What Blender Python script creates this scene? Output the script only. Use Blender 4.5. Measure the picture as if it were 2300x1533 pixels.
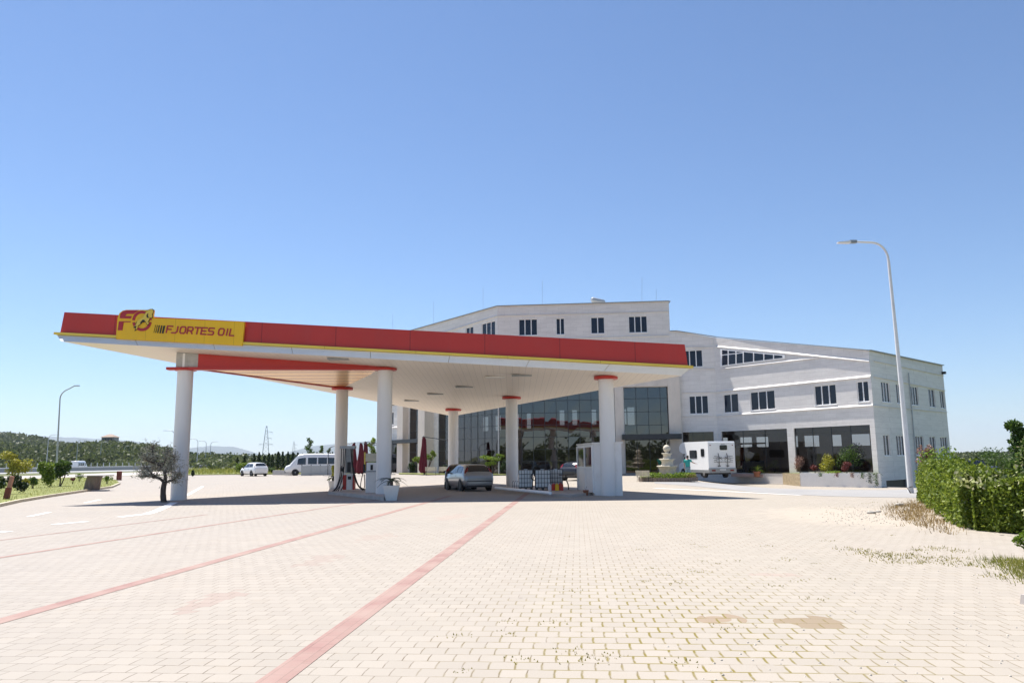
import bpy, bmesh, math, random
import numpy as np
from mathutils import Vector, Matrix
random.seed(7); rng = np.random.default_rng(11)
for o in list(bpy.data.objects): bpy.data.objects.remove(o)
SC = bpy.context.scene; COL = SC.collection
R = math.radians

# ---------------------------------------------------------------- camera, sky, sun, exposure
FPX = 1725.0; CX, CY = 1150.0, 766.5            # pixels of the 2300 px wide photograph
PITCH, ROLL, EYE = R(8.7), 0.0102, 1.7
CAMROT = Matrix.Rotation(math.pi/2+PITCH, 3, 'X') @ Matrix.Rotation(-ROLL, 3, 'Z')
cam = bpy.data.cameras.new('camera'); camo = bpy.data.objects.new('camera', cam); COL.objects.link(camo)
cam.sensor_width = 36; cam.lens = 36*FPX/2300; cam.clip_start = 0.1; cam.clip_end = 40000
camo.matrix_world = Matrix.Translation((0, 0, EYE)) @ CAMROT.to_4x4()
SC.camera = camo
SUN = Vector((-0.35, 0.385, 1.0)).normalized()    # towards the sun: high, from the left and a little behind the canopy
w = bpy.data.worlds.new('World'); SC.world = w; w.use_nodes = True
bg = w.node_tree.nodes['Background']; sky = w.node_tree.nodes.new('ShaderNodeTexSky')
sky.sky_type = 'NISHITA'; sky.sun_disc = False
sky.sun_elevation = math.asin(SUN.z); sky.sun_rotation = math.atan2(SUN.x, SUN.y)
sky.air_density = 1.0; sky.dust_density = 0.1; sky.ozone_density = 5.0; sky.altitude = 0
tint = w.node_tree.nodes.new('ShaderNodeMix'); tint.data_type = 'RGBA'; tint.blend_type = 'MULTIPLY'; tint.inputs[0].default_value = 1.0
tint.inputs[7].default_value = (.90, .965, 1.05, 1)
w.node_tree.links.new(sky.outputs[0], tint.inputs[6]); w.node_tree.links.new(tint.outputs[2], bg.inputs[0]); bg.inputs[1].default_value = 0.063
sl = bpy.data.lights.new('sun', 'SUN'); sl.energy = 4.2; sl.angle = R(0.53); sl.color = (1.0, 0.955, 0.89)
so = bpy.data.objects.new('sun', sl); COL.objects.link(so)
so.rotation_euler = SUN.to_track_quat('Z', 'Y').to_euler(); so.location = (-30, 20, 80)
SC.view_settings.view_transform = 'Standard'; SC.view_settings.look = 'None'
SC.view_settings.exposure = 1.12; SC.view_settings.gamma = 1.0

# ---------------------------------------------------------------- helpers: place, mesh, objects
def ray(u, v): return CAMROT @ Vector(((u-CX)/FPX, -(v-CY)/FPX, -1))
E0 = Vector((0, 0, EYE))
def gnd(u, v, z=0.0):
    d = ray(u, v); return E0 + d*((z-EYE)/d.z)
def at(u, v, Y):
    d = ray(u, v); return E0 + d*(Y/d.y)
def onplane(u, v, P, n):
    d = ray(u, v); return E0 + d*((Vector(P)-E0).dot(n)/d.dot(n))
def sm(a, b, x):
    t = min(1, max(0, (x-a)/(b-a))); return t*t*(3-2*t)
def hz(x, y):                                   # lie of the land: the drive dips towards the basement ramp
    return -0.62*sm(37, 54, y)*sm(11, 20, x) - 2.2*sm(54, 65, y)*sm(28.5, 31.5, x) + .24*sm(60, 71, y)*sm(-24, -15, x)*(1-sm(11, 20, x))

class MB:
    def __init__(s): s.v = []; s.f = []; s.s = []; s.m = []
    def add(s, vs, fs, smooth=False, m=0):
        b = len(s.v); s.v += [tuple(p) for p in vs]
        for f in fs: s.f.append([b+i for i in f]); s.s.append(smooth); s.m.append(m)
        return s
    def quad(s, a, b, c, d, m=0): return s.add([a, b, c, d], [(0, 1, 2, 3)], m=m)
    def box(s, x0, y0, z0, x1, y1, z1, m=0):
        vs = [(x, y, z) for z in (z0, z1) for (x, y) in ((x0, y0), (x1, y0), (x1, y1), (x0, y1))]
        return s.add(vs, [(3, 2, 1, 0), (4, 5, 6, 7), (0, 1, 5, 4), (1, 2, 6, 5), (2, 3, 7, 6), (3, 0, 4, 7)], m=m)
    def obox(s, c, size, rz=0.0, m=0, taper=1.0):
        c = Vector(c); ca, sa = math.cos(rz), math.sin(rz); hx, hy, h2 = size[0]/2, size[1]/2, size[2]/2
        vs = []
        for z, k in ((-h2, 1.0), (h2, taper)):
            for x, y in ((-hx, -hy), (hx, -hy), (hx, hy), (-hx, hy)):
                vs.append((c.x+k*(x*ca-y*sa), c.y+k*(x*sa+y*ca), c.z+z))
        return s.add(vs, [(3, 2, 1, 0), (4, 5, 6, 7), (0, 1, 5, 4), (1, 2, 6, 5), (2, 3, 7, 6), (3, 0, 4, 7)], m=m)
    def beam(s, p, q, w_, h, m=0):
        p, q = Vector(p), Vector(q); d = (q-p).normalized()
        a = d.cross(Vector((0, 0, 1)))
        if a.length < 1e-4: a = Vector((1, 0, 0))
        a.normalize(); b = a.cross(d)
        vs = [e + a*(i*w_/2) + b*(j*h/2) for e in (p, q) for i, j in ((-1, -1), (1, -1), (1, 1), (-1, 1))]
        return s.add(vs, [(3, 2, 1, 0), (4, 5, 6, 7), (0, 1, 5, 4), (1, 2, 6, 5), (2, 3, 7, 6), (3, 0, 4, 7)], m=m)
    def tube(s, path, r, n=8, cap=True, m=0):
        path = [Vector(p) for p in path]; rs = r if isinstance(r, (list, tuple)) else [r]*len(path)
        vs = []; up = Vector((0.13, 0.21, 1)).normalized(); pa = None
        for i, p in enumerate(path):
            d = (path[min(i+1, len(path)-1)]-path[max(i-1, 0)]).normalized()
            a = (d.cross(up) if pa is None else pa - d*pa.dot(d))
            if a.length < 1e-3: a = d.cross(Vector((1, 0, 0)))
            a.normalize(); pa = a; b = d.cross(a)
            for k in range(n):
                t = 2*math.pi*k/n; vs.append(p + (a*math.cos(t)+b*math.sin(t))*rs[i])
        fs = [(i*n+k, i*n+(k+1) % n, (i+1)*n+(k+1) % n, (i+1)*n+k) for i in range(len(path)-1) for k in range(n)]
        s.add(vs, fs, True, m)
        if cap: s.add(vs[:n], [tuple(range(n-1, -1, -1))], m=m); s.add(vs[-n:], [tuple(range(n))], m=m)
        return s
    def lathe(s, prof, c=(0, 0, 0), n=24, m=0, wob=None, smooth=True):
        c = Vector(c); vs = []
        for j, (r, z) in enumerate(prof):
            for k in range(n):
                t = 2*math.pi*k/n; rr = r*(wob(j, t) if wob else 1)
                vs.append((c.x+rr*math.cos(t), c.y+rr*math.sin(t), c.z+z))
        fs = [(i*n+k, i*n+(k+1) % n, (i+1)*n+(k+1) % n, (i+1)*n+k) for i in range(len(prof)-1) for k in range(n)]
        return s.add(vs, fs, smooth, m)
    def cyl(s, c, r, z0, z1, n=24, m=0, r2=None):
        r2 = r if r2 is None else r2
        s.lathe([(r, z0), (r2, z1)], (c[0], c[1], 0), n, m)
        s.add([(c[0]+r2*math.cos(2*math.pi*k/n), c[1]+r2*math.sin(2*math.pi*k/n), z1) for k in range(n)], [tuple(range(n))], m=m)
        return s.add([(c[0]+r*math.cos(2*math.pi*k/n), c[1]+r*math.sin(2*math.pi*k/n), z0) for k in range(n)], [tuple(range(n-1, -1, -1))], m=m)
    def ext(s, poly, vec, m=0):                  # extrude a 3D polygon along vec
        n = len(poly); poly = [Vector(p) for p in poly]; vec = Vector(vec)
        return s.add(poly+[p+vec for p in poly], [tuple(range(n-1, -1, -1)), tuple(range(n, 2*n))] +
                     [(i, (i+1) % n, n+(i+1) % n, n+i) for i in range(n)], m=m)
    def blob(s, c, r, n=10, m=0, noise=0.0):
        c = Vector(c); r = r if isinstance(r, (tuple, list)) else (r, r, r); vs = []
        for i in range(n//2+1):
            ph = math.pi*i/(n//2)
            for k in range(n):
                t = 2*math.pi*k/n; q = 1+random.uniform(-noise, noise)
                vs.append((c.x+r[0]*q*math.sin(ph)*math.cos(t), c.y+r[1]*q*math.sin(ph)*math.sin(t), c.z-r[2]*q*math.cos(ph)))
        fs = [(i*n+k, i*n+(k+1) % n, (i+1)*n+(k+1) % n, (i+1)*n+k) for i in range(n//2) for k in range(n)]
        return s.add(vs, fs, True, m)
    def leaves(s, pts, size, asp=0.6, up=0.0, var=0.4, m=0):
        pts = np.asarray(pts, float); n = len(pts)
        if not n: return s
        a = rng.normal(size=(n, 3)); a[:, 2] += up; a /= np.linalg.norm(a, axis=1)[:, None]
        b = np.cross(a, rng.normal(size=(n, 3))); b /= np.linalg.norm(b, axis=1)[:, None]
        sz = size*(1+var*rng.uniform(-1, 1, n))[:, None]
        P0 = pts-a*sz*.5; P1 = pts+b*sz*asp*.5; P2 = pts+a*sz*.5; P3 = pts-b*sz*asp*.5
        V = np.stack([P0, P1, P2, P3], 1).reshape(-1, 3); k = len(s.v)
        s.v += [tuple(x) for x in V.tolist()]
        s.f += [[k+4*i, k+4*i+1, k+4*i+2, k+4*i+3] for i in range(n)]; s.s += [False]*n; s.m += [m]*n
        return s
    def build(s, name, mat, parent=None, loc=None):
        me = bpy.data.meshes.new(name); off = Vector(loc) if loc is not None else Vector((0, 0, 0))
        me.from_pydata([(p[0]-off.x, p[1]-off.y, p[2]-off.z) for p in s.v] if loc is not None else s.v, [], s.f)
        for mt in (mat if isinstance(mat, (list, tuple)) else [mat]): me.materials.append(mt)
        me.polygons.foreach_set('use_smooth', s.s); me.polygons.foreach_set('material_index', s.m); me.update()
        o = bpy.data.objects.new(name, me); COL.objects.link(o); o.location = off
        if parent is not None:
            o.parent = parent
            if parent.type == 'EMPTY': o.matrix_parent_inverse = Matrix.Translation(-parent.location)
        return o

def tag(o, label=None, cat=None, group=None, kind=None):
    if label: o['label'] = label
    if cat: o['category'] = cat
    if group: o['group'] = group
    if kind: o['kind'] = kind
    return o
def thing(name, label, cat, loc=(0, 0, 0), group=None):
    o = bpy.data.objects.new(name, None); COL.objects.link(o); o.location = loc; o.empty_display_size = .3
    return tag(o, label, cat, group)
def dup(root, loc=None, rz=None, label=None, group=None, scale=None):
    def cp(o, par):
        c = o.copy(); COL.objects.link(c)
        if par is not None: c.parent = par; c.matrix_parent_inverse = o.matrix_parent_inverse.copy()
        for ch in [q for q in kids.get(o.name, [])]: cp(ch, c)
        return c
    kids = {}
    for q in bpy.data.objects:
        if q.parent is not None: kids.setdefault(q.parent.name, []).append(q)
    r = cp(root, None)
    if loc is not None: r.location = loc
    if rz is not None: r.rotation_euler = (0, 0, rz)
    if scale is not None: r.scale = (scale,)*3 if not isinstance(scale, (tuple, list)) else scale
    if label: r['label'] = label
    if group: r['group'] = group
    return r

# ---------------------------------------------------------------- helpers: materials
def nd(nt, typ, ins=None, **props):
    n = nt.nodes.new('ShaderNode'+typ)
    for k, v in props.items(): setattr(n, k, v)
    for k, v in (ins or {}).items():
        sock = n.inputs[k]
        if isinstance(v, bpy.types.NodeSocket): nt.links.new(v, sock)
        elif isinstance(v, tuple) and len(v) == 3 and sock.type == 'RGBA': sock.default_value = (*v, 1)
        else: sock.default_value = v
    return n
def math_(nt, op, a, b=0.0, clamp=False):
    n = nt.nodes.new('ShaderNodeMath'); n.operation = op; n.use_clamp = clamp
    for i, v in ((0, a), (1, b)):
        if isinstance(v, bpy.types.NodeSocket): nt.links.new(v, n.inputs[i])
        else: n.inputs[i].default_value = v
    return n.outputs[0]
def mixc(nt, fac, a, b, blend='MIX'):
    n = nt.nodes.new('ShaderNodeMix'); n.data_type = 'RGBA'; n.blend_type = blend
    for sock, v in ((n.inputs[0], fac), (n.inputs[6], a), (n.inputs[7], b)):
        if isinstance(v, bpy.types.NodeSocket): nt.links.new(v, sock)
        elif isinstance(v, tuple): sock.default_value = (*v, 1)
        else: sock.default_value = v
    return n.outputs[2]
def ramp(nt, fac, stops):
    n = nt.nodes.new('ShaderNodeValToRGB'); nt.links.new(fac, n.inputs[0]); cr = n.color_ramp
    while len(cr.elements) < len(stops): cr.elements.new(.5)
    for e, (p, c) in zip(cr.elements, stops): e.position = p; e.color = (*c, 1) if isinstance(c, tuple) else (c, c, c, 1)
    return n.outputs[0]
def newmat(name):
    m = bpy.data.materials.new(name); m.use_nodes = True; nt = m.node_tree
    return m, nt, nt.nodes['Principled BSDF']
def mat(name, col, rough=.6, metal=0.0, var=.12, scale=3.0, bump=0.0, bscale=40.0, stretch=(1, 1, 1), spec=.5, coat=0.0, dirt=None):
    m, nt, p = newmat(name)
    tc = nd(nt, 'TexCoord'); mp = nd(nt, 'Mapping', {'Vector': tc.outputs['Object'], 'Scale': stretch})
    nz = nd(nt, 'TexNoise', {'Vector': mp.outputs[0], 'Scale': scale, 'Detail': 5.0, 'Roughness': .6})
    c = ramp(nt, nz.outputs[0], [(.25, tuple(x*(1-var) for x in col)), (.75, tuple(min(1, x*(1+var)) for x in col))])
    if dirt:
        n2 = nd(nt, 'TexNoise', {'Vector': mp.outputs[0], 'Scale': scale*2.3, 'Detail': 8.0, 'Roughness': .7})
        c = mixc(nt, ramp(nt, n2.outputs[0], [(.5, 0.0), (.75, dirt[1])]), c, dirt[0])
    nt.links.new(c, p.inputs['Base Color']); p.inputs['Roughness'].default_value = rough; p.inputs['Metallic'].default_value = metal
    p.inputs['Specular IOR Level'].default_value = spec; p.inputs['Coat Weight'].default_value = coat
    if bump:
        n3 = nd(nt, 'TexNoise', {'Vector': mp.outputs[0], 'Scale': bscale, 'Detail': 4.0})
        b = nd(nt, 'Bump', {'Height': n3.outputs[0], 'Strength': bump, 'Distance': .02}); nt.links.new(b.outputs[0], p.inputs['Normal'])
    return m
def leafmat(name, dark, mid, light, transl=.25, rough=.55):
    m, nt, p = newmat(name)
    g = nd(nt, 'NewGeometry'); tc = nd(nt, 'TexCoord')
    nz = nd(nt, 'TexNoise', {'Vector': tc.outputs['Object'], 'Scale': 1.7, 'Detail': 3.0})
    f = math_(nt, 'ADD', math_(nt, 'MULTIPLY', g.outputs['Random Per Island'], .65), math_(nt, 'MULTIPLY', nz.outputs[0], .35))
    c = ramp(nt, f, [(.15, dark), (.5, mid), (.85, light)])
    nt.links.new(c, p.inputs['Base Color']); p.inputs['Roughness'].default_value = rough; p.inputs['Specular IOR Level'].default_value = .3
    if transl:
        tr = nd(nt, 'BsdfTranslucent', {'Color': c}); mx = nd(nt, 'MixShader', {0: transl, 1: p.outputs[0], 2: tr.outputs[0]})
        nt.links.new(mx.outputs[0], nt.nodes['Material Output'].inputs[0])
    return m

M = {}
M['white_paint'] = mat('white_paint', (.82, .79, .74), .45, var=.04, scale=1.5, dirt=((.55, .5, .44), .18))
M['column'] = mat('column_paint', (.82, .79, .755), .5, var=.03, scale=.8, dirt=((.6, .56, .5), .15), stretch=(1, 1, .3))
def panelled(name, col, step, rough=.42):
    m = mat(name, col, rough, var=.07, scale=.6, stretch=(1, 1, .35), dirt=(tuple(c*.6+.05 for c in col), .22)); nt = m.node_tree; p = nt.nodes['Principled BSDF']; src = p.inputs['Base Color'].links[0].from_socket
    tc = nd(nt, 'TexCoord'); sx = nd(nt, 'SeparateXYZ', {0: tc.outputs['Object']}); f = math_(nt, 'FRACT', math_(nt, 'ADD', math_(nt, 'MULTIPLY', sx.outputs[0], 1/step), .37))
    nt.links.new(mixc(nt, math_(nt, 'MULTIPLY', math_(nt, 'LESS_THAN', f, .012), .6), src, tuple(c*.35 for c in col)), p.inputs['Base Color']); return m
M['red_fascia'] = panelled('red_fascia', (.52, .036, .022), 3.4)
M['red_cap'] = mat('red_cap', (.50, .03, .02), .4, var=.05)
M['yellow'] = panelled('yellow_panel', (.86, .50, .006), 1.35, .4)
M['gold_trim'] = mat('yellow_trim', (.80, .58, .08), .4, var=.08, scale=1.0)
M['sign_red'] = mat('sign_red', (.42, .02, .03), .4, var=.03)
M['black'] = mat('black_plastic', (.012, .012, .014), .5, var=.2)
M['rubber'] = mat('rubber', (.02, .02, .021), .75, var=.2)
M['dark_metal'] = mat('dark_metal', (.03, .032, .036), .4, var=.2)
M['grey_metal'] = mat('grey_metal', (.30, .31, .31), .45, metal=.5, var=.15, scale=6, dirt=((.2, .17, .14), .4))
M['galv'] = mat('galvanised', (.42, .44, .45), .5, metal=.35, var=.1, scale=9)
M['pvc'] = mat('white_pvc', (.86, .85, .84), .35, var=.02)
M['concrete'] = mat('concrete', (.46, .44, .41), .85, var=.15, scale=2.5, bump=.3, dirt=((.25, .22, .18), .4))
M['stone_pale'] = mat('pale_carved_stone', (.62, .56, .44), .8, var=.14, scale=5, bump=.4, dirt=((.34, .28, .2), .5))
M['stone_brown'] = mat('weathered_stone', (.21, .165, .13), .85, var=.3, scale=3, bump=.6, stretch=(2, 2, .6), dirt=((.08, .06, .05), .6))
M['beige_stone'] = mat('beige_stone', (.76, .67, .57), .6, var=.08, scale=1.2, stretch=(1, 1, .4), dirt=((.45, .38, .3), .25))
M['terracotta'] = mat('terracotta', (.42, .17, .09), .8, var=.15)
M['bark'] = mat('bark', (.10, .075, .058), .9, var=.35, scale=9, bump=.8, bscale=25, stretch=(3, 3, .7))
M['bark_pale'] = mat('pale_bark', (.20, .16, .12), .9, var=.3, scale=9, bump=.6)
M['maroon'] = mat('maroon_cloth', (.13, .011, .02), .85, var=.25, scale=5, stretch=(3, 3, .5))
M['soil'] = mat('soil', (.22, .16, .11), .95, var=.3, scale=6, bump=.6)
M['gravel_stone'] = mat('pale_stone', (.50, .46, .40), .85, var=.25, scale=9, bump=.5)
M['red_post'] = mat('red_post', (.19, .045, .03), .7, var=.3, scale=8)
M['car_glass'] = mat('car_glass', (.015, .018, .022), .06, var=.1, spec=.8)
M['lamp_red'] = mat('tail_lamp', (.20, .008, .008), .15, var=.1, coat=.5)
M['lamp_clear'] = mat('clear_lamp', (.6, .62, .64), .12, var=.05, coat=.6)
M['plate'] = mat('number_plate', (.7, .7, .68), .5, var=.03)
M['skin'] = mat('skin', (.42, .24, .17), .55, var=.08)
M['teal'] = mat('teal_cloth', (.03, .36, .31), .85, var=.12, scale=8)
M['denim'] = mat('blue_grey_cloth', (.22, .33, .36), .9, var=.15, scale=8)
M['hair'] = mat('dark_hair', (.02, .015, .012), .7)
M['window_glass'] = mat('window_glass', (.012, .018, .034), .03, var=.5, scale=.35, spec=.32)
M['ibc'] = mat('cloudy_plastic', (.66, .70, .72), .4, var=.08, scale=2)
M['interior'] = mat('interior_brown', (.33, .21, .155), .8, var=.2, scale=.7)
M['yellow_machine'] = mat('yellow_machine_paint', (.62, .30, .02), .45, var=.1)
M['wood'] = mat('pale_slats', (.62, .56, .42), .7, var=.15, scale=6)
M['house'] = mat('house_render', (.48, .40, .33), .9, var=.12)
M['rooftile'] = mat('roof_tile', (.36, .27, .21), .9, var=.2)
M['road'] = mat('asphalt', (.30, .30, .30), .9, var=.1, scale=.4, bump=.2)
M['mountain'] = mat('mountain_rock', (.06, .075, .065), 1.0, var=.3, scale=.004)
def carpaint(name, c, metal=.0): return mat(name, c, .28, metal=metal, var=.04, scale=2, coat=.6)
M['silver'] = carpaint('silver_car_paint', (.33, .345, .365), .5)
M['car_white'] = carpaint('white_car_paint', (.86, .86, .85))
M['car_dark'] = carpaint('dark_car_paint', (.016, .02, .03))
M['truck_blue'] = carpaint('blue_truck_paint', (.02, .06, .22))
# leaves
M['lf_hedge'] = leafmat('hedge_leaves', (.05, .085, .008), (.14, .20, .016), (.28, .33, .045), .35)
M['lf_pale'] = leafmat('pale_blossom', (.14, .19, .03), (.34, .36, .14), (.55, .52, .34), .25)
M['lf_olive'] = leafmat('silver_leaves', (.34, .32, .24), (.5, .47, .36), (.66, .63, .5), .5)
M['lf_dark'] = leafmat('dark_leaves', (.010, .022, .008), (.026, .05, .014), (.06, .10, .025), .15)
M['lf_green'] = leafmat('green_leaves', (.022, .05, .008), (.06, .12, .018), (.13, .2, .03), .25)
M['lf_bright'] = leafmat('bright_leaves', (.07, .13, .012), (.15, .24, .02), (.30, .36, .05), .3)
M['lf_yellow'] = leafmat('yellow_leaves', (.16, .17, .012), (.36, .34, .03), (.55, .5, .08), .25)
M['lf_red'] = leafmat('red_leaves', (.07, .012, .012), (.15, .03, .03), (.25, .07, .06), .2)
M['lf_pink'] = leafmat('dusty_pink_leaves', (.18, .09, .07), (.30, .17, .13), (.42, .27, .2), .2)
M['lf_palm'] = leafmat('palm_leaves', (.01, .022, .008), (.028, .05, .016), (.06, .09, .03), .1)
M['lf_dry'] = leafmat('dry_grass', (.16, .10, .035), (.33, .22, .08), (.45, .34, .15), .2)
M['lf_grass'] = leafmat('grass_blades', (.12, .15, .02), (.24, .25, .045), (.40, .37, .10), .45)
M['lf_weed'] = leafmat('joint_weeds', (.16, .16, .03), (.30, .26, .06), (.42, .36, .12), .4)
M['lf_wood'] = leafmat('woodland_leaves', (.055, .075, .022), (.085, .108, .032), (.12, .138, .046), .35)
M['lf_white'] = leafmat('white_petals', (.6, .58, .5), (.75, .74, .7), (.8, .8, .78), .1)

def paving_mat():
    m, nt, p = newmat('block_paving')
    tc = nd(nt, 'TexCoord'); mp = nd(nt, 'Mapping', {'Vector': tc.outputs['Object'], 'Rotation': (0, 0, math.atan(.083))})
    sx = nd(nt, 'SeparateXYZ', {0: mp.outputs[0]}); X, Y = sx.outputs[0], sx.outputs[1]
    # the long joints of these interlocking blocks zigzag
    zz = math_(nt, 'MULTIPLY', math_(nt, 'PINGPONG', Y, .1175), .05)
    zx = math_(nt, 'MULTIPLY', math_(nt, 'PINGPONG', X, .11), .04)
    v2 = nd(nt, 'CombineXYZ', {0: math_(nt, 'ADD', X, zz), 1: math_(nt, 'ADD', Y, zx)}).outputs[0]
    br = nd(nt, 'TexBrick', {'Vector': v2, 'Color1': (.40, .40, .40), 'Color2': (1, 1, 1), 'Mortar': (0, 0, 0), 'Scale': 1.0,
                             'Mortar Size': .006, 'Mortar Smooth': .3, 'Bias': 0.0, 'Brick Width': .22, 'Row Height': .235}, offset=.5)
    tone = br.outputs['Color']; mort = br.outputs['Fac']
    big = nd(nt, 'TexNoise', {'Vector': mp.outputs[0], 'Scale': .22, 'Detail': 4.0}).outputs[0]
    fine = nd(nt, 'TexNoise', {'Vector': mp.outputs[0], 'Scale': 55.0, 'Detail': 4.0}).outputs[0]
    mid = nd(nt, 'TexNoise', {'Vector': mp.outputs[0], 'Scale': 2.2, 'Detail': 5.0, 'Roughness': .65}).outputs[0]
    # greyer and pinker to the left of the second red band, warm cream to the right
    side = nd(nt, 'MapRange', {0: X, 1: -9.0, 2: 2.0}).outputs[0]
    base = mixc(nt, side, (.345, .312, .278), (.368, .328, .275))
    base = mixc(nt, ramp(nt, big, [(.35, 0.0), (.7, .45)]), base, (.39, .34, .29))
    t1 = mixc(nt, .13, (1, 1, 1), tone)
    base = mixc(nt, 1.0, base, t1, 'MULTIPLY')
    base = mixc(nt, math_(nt, 'MULTIPLY', math_(nt, 'SUBTRACT', fine, .35), .35), base, (.31, .27, .22))
    base = mixc(nt, ramp(nt, mid, [(.55, 0.0), (.78, .30)]), base, (.35, .29, .22))
    # clusters of reddish and tan replacement blocks
    vor = nd(nt, 'TexBrick', {'Vector': v2, 'Color1': (0, 0, 0), 'Color2': (1, 1, 1), 'Mortar': (.5, .5, .5), 'Scale': 1.0, 'Mortar Size': .0, 'Brick Width': .22, 'Row Height': .235}, offset=.5).outputs[0]
    def patch(b, u, v, rx, ry, col, k=.75):
        g = gnd(u, v); a = -math.atan(.083)*-1
        c, s_ = math.cos(a), math.sin(a); gx, gy = g.x*c-g.y*s_, g.x*s_+g.y*c
        dx = math_(nt, 'DIVIDE', math_(nt, 'SUBTRACT', X, gx), rx); dy = math_(nt, 'DIVIDE', math_(nt, 'SUBTRACT', Y, gy), ry)
        d = math_(nt, 'SQRT', math_(nt, 'ADD', math_(nt, 'MULTIPLY', dx, dx), math_(nt, 'MULTIPLY', dy, dy)))
        d = math_(nt, 'ADD', d, math_(nt, 'MULTIPLY', math_(nt, 'SUBTRACT', vor, .5), .9))
        return mixc(nt, math_(nt, 'MULTIPLY', math_(nt, 'LESS_THAN', d, .85), k), b, col)
    for u, v, rx, ry, col, k in ((470, 1350, .26, .8, (.32, .21, .18), .35), (720, 1257, .28, .9, (.33, .235, .2), .32), (1610, 1390, .24, .26, (.27, .19, .12), .7),
                              (1815, 1398, .3, .32, (.24, .175, .105), .75), (1735, 1290, .35, .22, (.36, .27, .23), .5), (840, 1207, .4, .9, (.35, .26, .22), .3),
                              (1020, 1160, .5, 1.2, (.38, .27, .23), .3)):
        base = patch(base, u, v, rx, ry, col, k)
    # joints: dark in some areas, sand-filled in others, grassy near the camera
    jn = nd(nt, 'TexNoise', {'Vector': mp.outputs[0], 'Scale': .55, 'Detail': 3.0}).outputs[0]
    jf = nd(nt, 'TexNoise', {'Vector': mp.outputs[0], 'Scale': 7.0, 'Detail': 2.0}).outputs[0]
    jvis = math_(nt, 'MULTIPLY', ramp(nt, jn, [(.38, .38), (.58, 1.0)]), ramp(nt, jf, [(.36, .25), (.56, 1.0)]))
    jcol = mixc(nt, side, (.13, .118, .11), (.17, .13, .08))
    base = mixc(nt, math_(nt, 'MULTIPLY', mort, jvis), base, jcol)
    # moss and yellow grass in the joints, right of the first band
    br2 = nd(nt, 'TexBrick', {'Vector': v2, 'Color1': (0, 0, 0), 'Color2': (0, 0, 0), 'Mortar': (1, 1, 1), 'Scale': 1.0, 'Mortar Size': .017, 'Mortar Smooth': .7,
                              'Brick Width': .22, 'Row Height': .235}, offset=.5).outputs['Fac']
    dx = math_(nt, 'DIVIDE', math_(nt, 'SUBTRACT', X, 1.0), 2.3); dy = math_(nt, 'DIVIDE', math_(nt, 'SUBTRACT', Y, 8.0), 5.5)
    d = math_(nt, 'SQRT', math_(nt, 'ADD', math_(nt, 'MULTIPLY', dx, dx), math_(nt, 'MULTIPLY', dy, dy)))
    am = nd(nt, 'MapRange', {0: d, 1: 1.15, 2: .25}).outputs[0]
    gn = nd(nt, 'TexNoise', {'Vector': mp.outputs[0], 'Scale': 4.5, 'Detail': 3.0}).outputs[0]
    gm = math_(nt, 'MULTIPLY', math_(nt, 'MULTIPLY', br2, am), ramp(nt, gn, [(.38, 0.0), (.56, 1.0)]))
    base = mixc(nt, gm, base, (.19, .15, .035))
    # sandy dust spilled over the blocks below the hedge end, with a ragged edge
    g = gnd(1955, 1158); a = math.atan(.083); gx, gy = g.x*math.cos(a)-g.y*math.sin(a), g.x*math.sin(a)+g.y*math.cos(a)
    ex = math_(nt, 'DIVIDE', math_(nt, 'SUBTRACT', X, gx), 3.4); ey = math_(nt, 'DIVIDE', math_(nt, 'SUBTRACT', Y, gy), 4.6)
    de = math_(nt, 'ADD', math_(nt, 'SQRT', math_(nt, 'ADD', math_(nt, 'MULTIPLY', ex, ex), math_(nt, 'MULTIPLY', ey, ey))), math_(nt, 'MULTIPLY', math_(nt, 'SUBTRACT', mid, .5), 1.6))
    dm = nd(nt, 'MapRange', {0: de, 1: 1.0, 2: .55}).outputs[0]
    dc = mixc(nt, ramp(nt, fine, [(.35, 0.0), (.7, 1.0)]), (.37, .315, .25), (.45, .395, .33))
    base = mixc(nt, dm, base, dc)
    # faint wheel-worn lanes and scattered dark drips
    ln_ = nd(nt, 'TexNoise', {'Vector': nd(nt, 'Mapping', {'Vector': mp.outputs[0], 'Scale': (.9, .05, 1)}).outputs[0], 'Scale': 1.0, 'Detail': 4.0}).outputs[0]
    base = mixc(nt, ramp(nt, ln_, [(.56, 0.0), (.72, .22)]), base, (.30, .265, .235))
    dr = nd(nt, 'TexNoise', {'Vector': mp.outputs[0], 'Scale': 3.1, 'Detail': 2.0}).outputs[0]
    base = mixc(nt, ramp(nt, dr, [(.735, 0.0), (.77, .4)]), base, (.22, .19, .165))
    nt.links.new(base, p.inputs['Base Color']); p.inputs['Roughness'].default_value = .85; p.inputs['Specular IOR Level'].default_value = .25
    hgt = math_(nt, 'SUBTRACT', math_(nt, 'MULTIPLY', fine, .15), mort)
    b = nd(nt, 'Bump', {'Height': hgt, 'Strength': .35, 'Distance': .01}); nt.links.new(b.outputs[0], p.inputs['Normal'])
    return m
M['paving'] = paving_mat()
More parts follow.
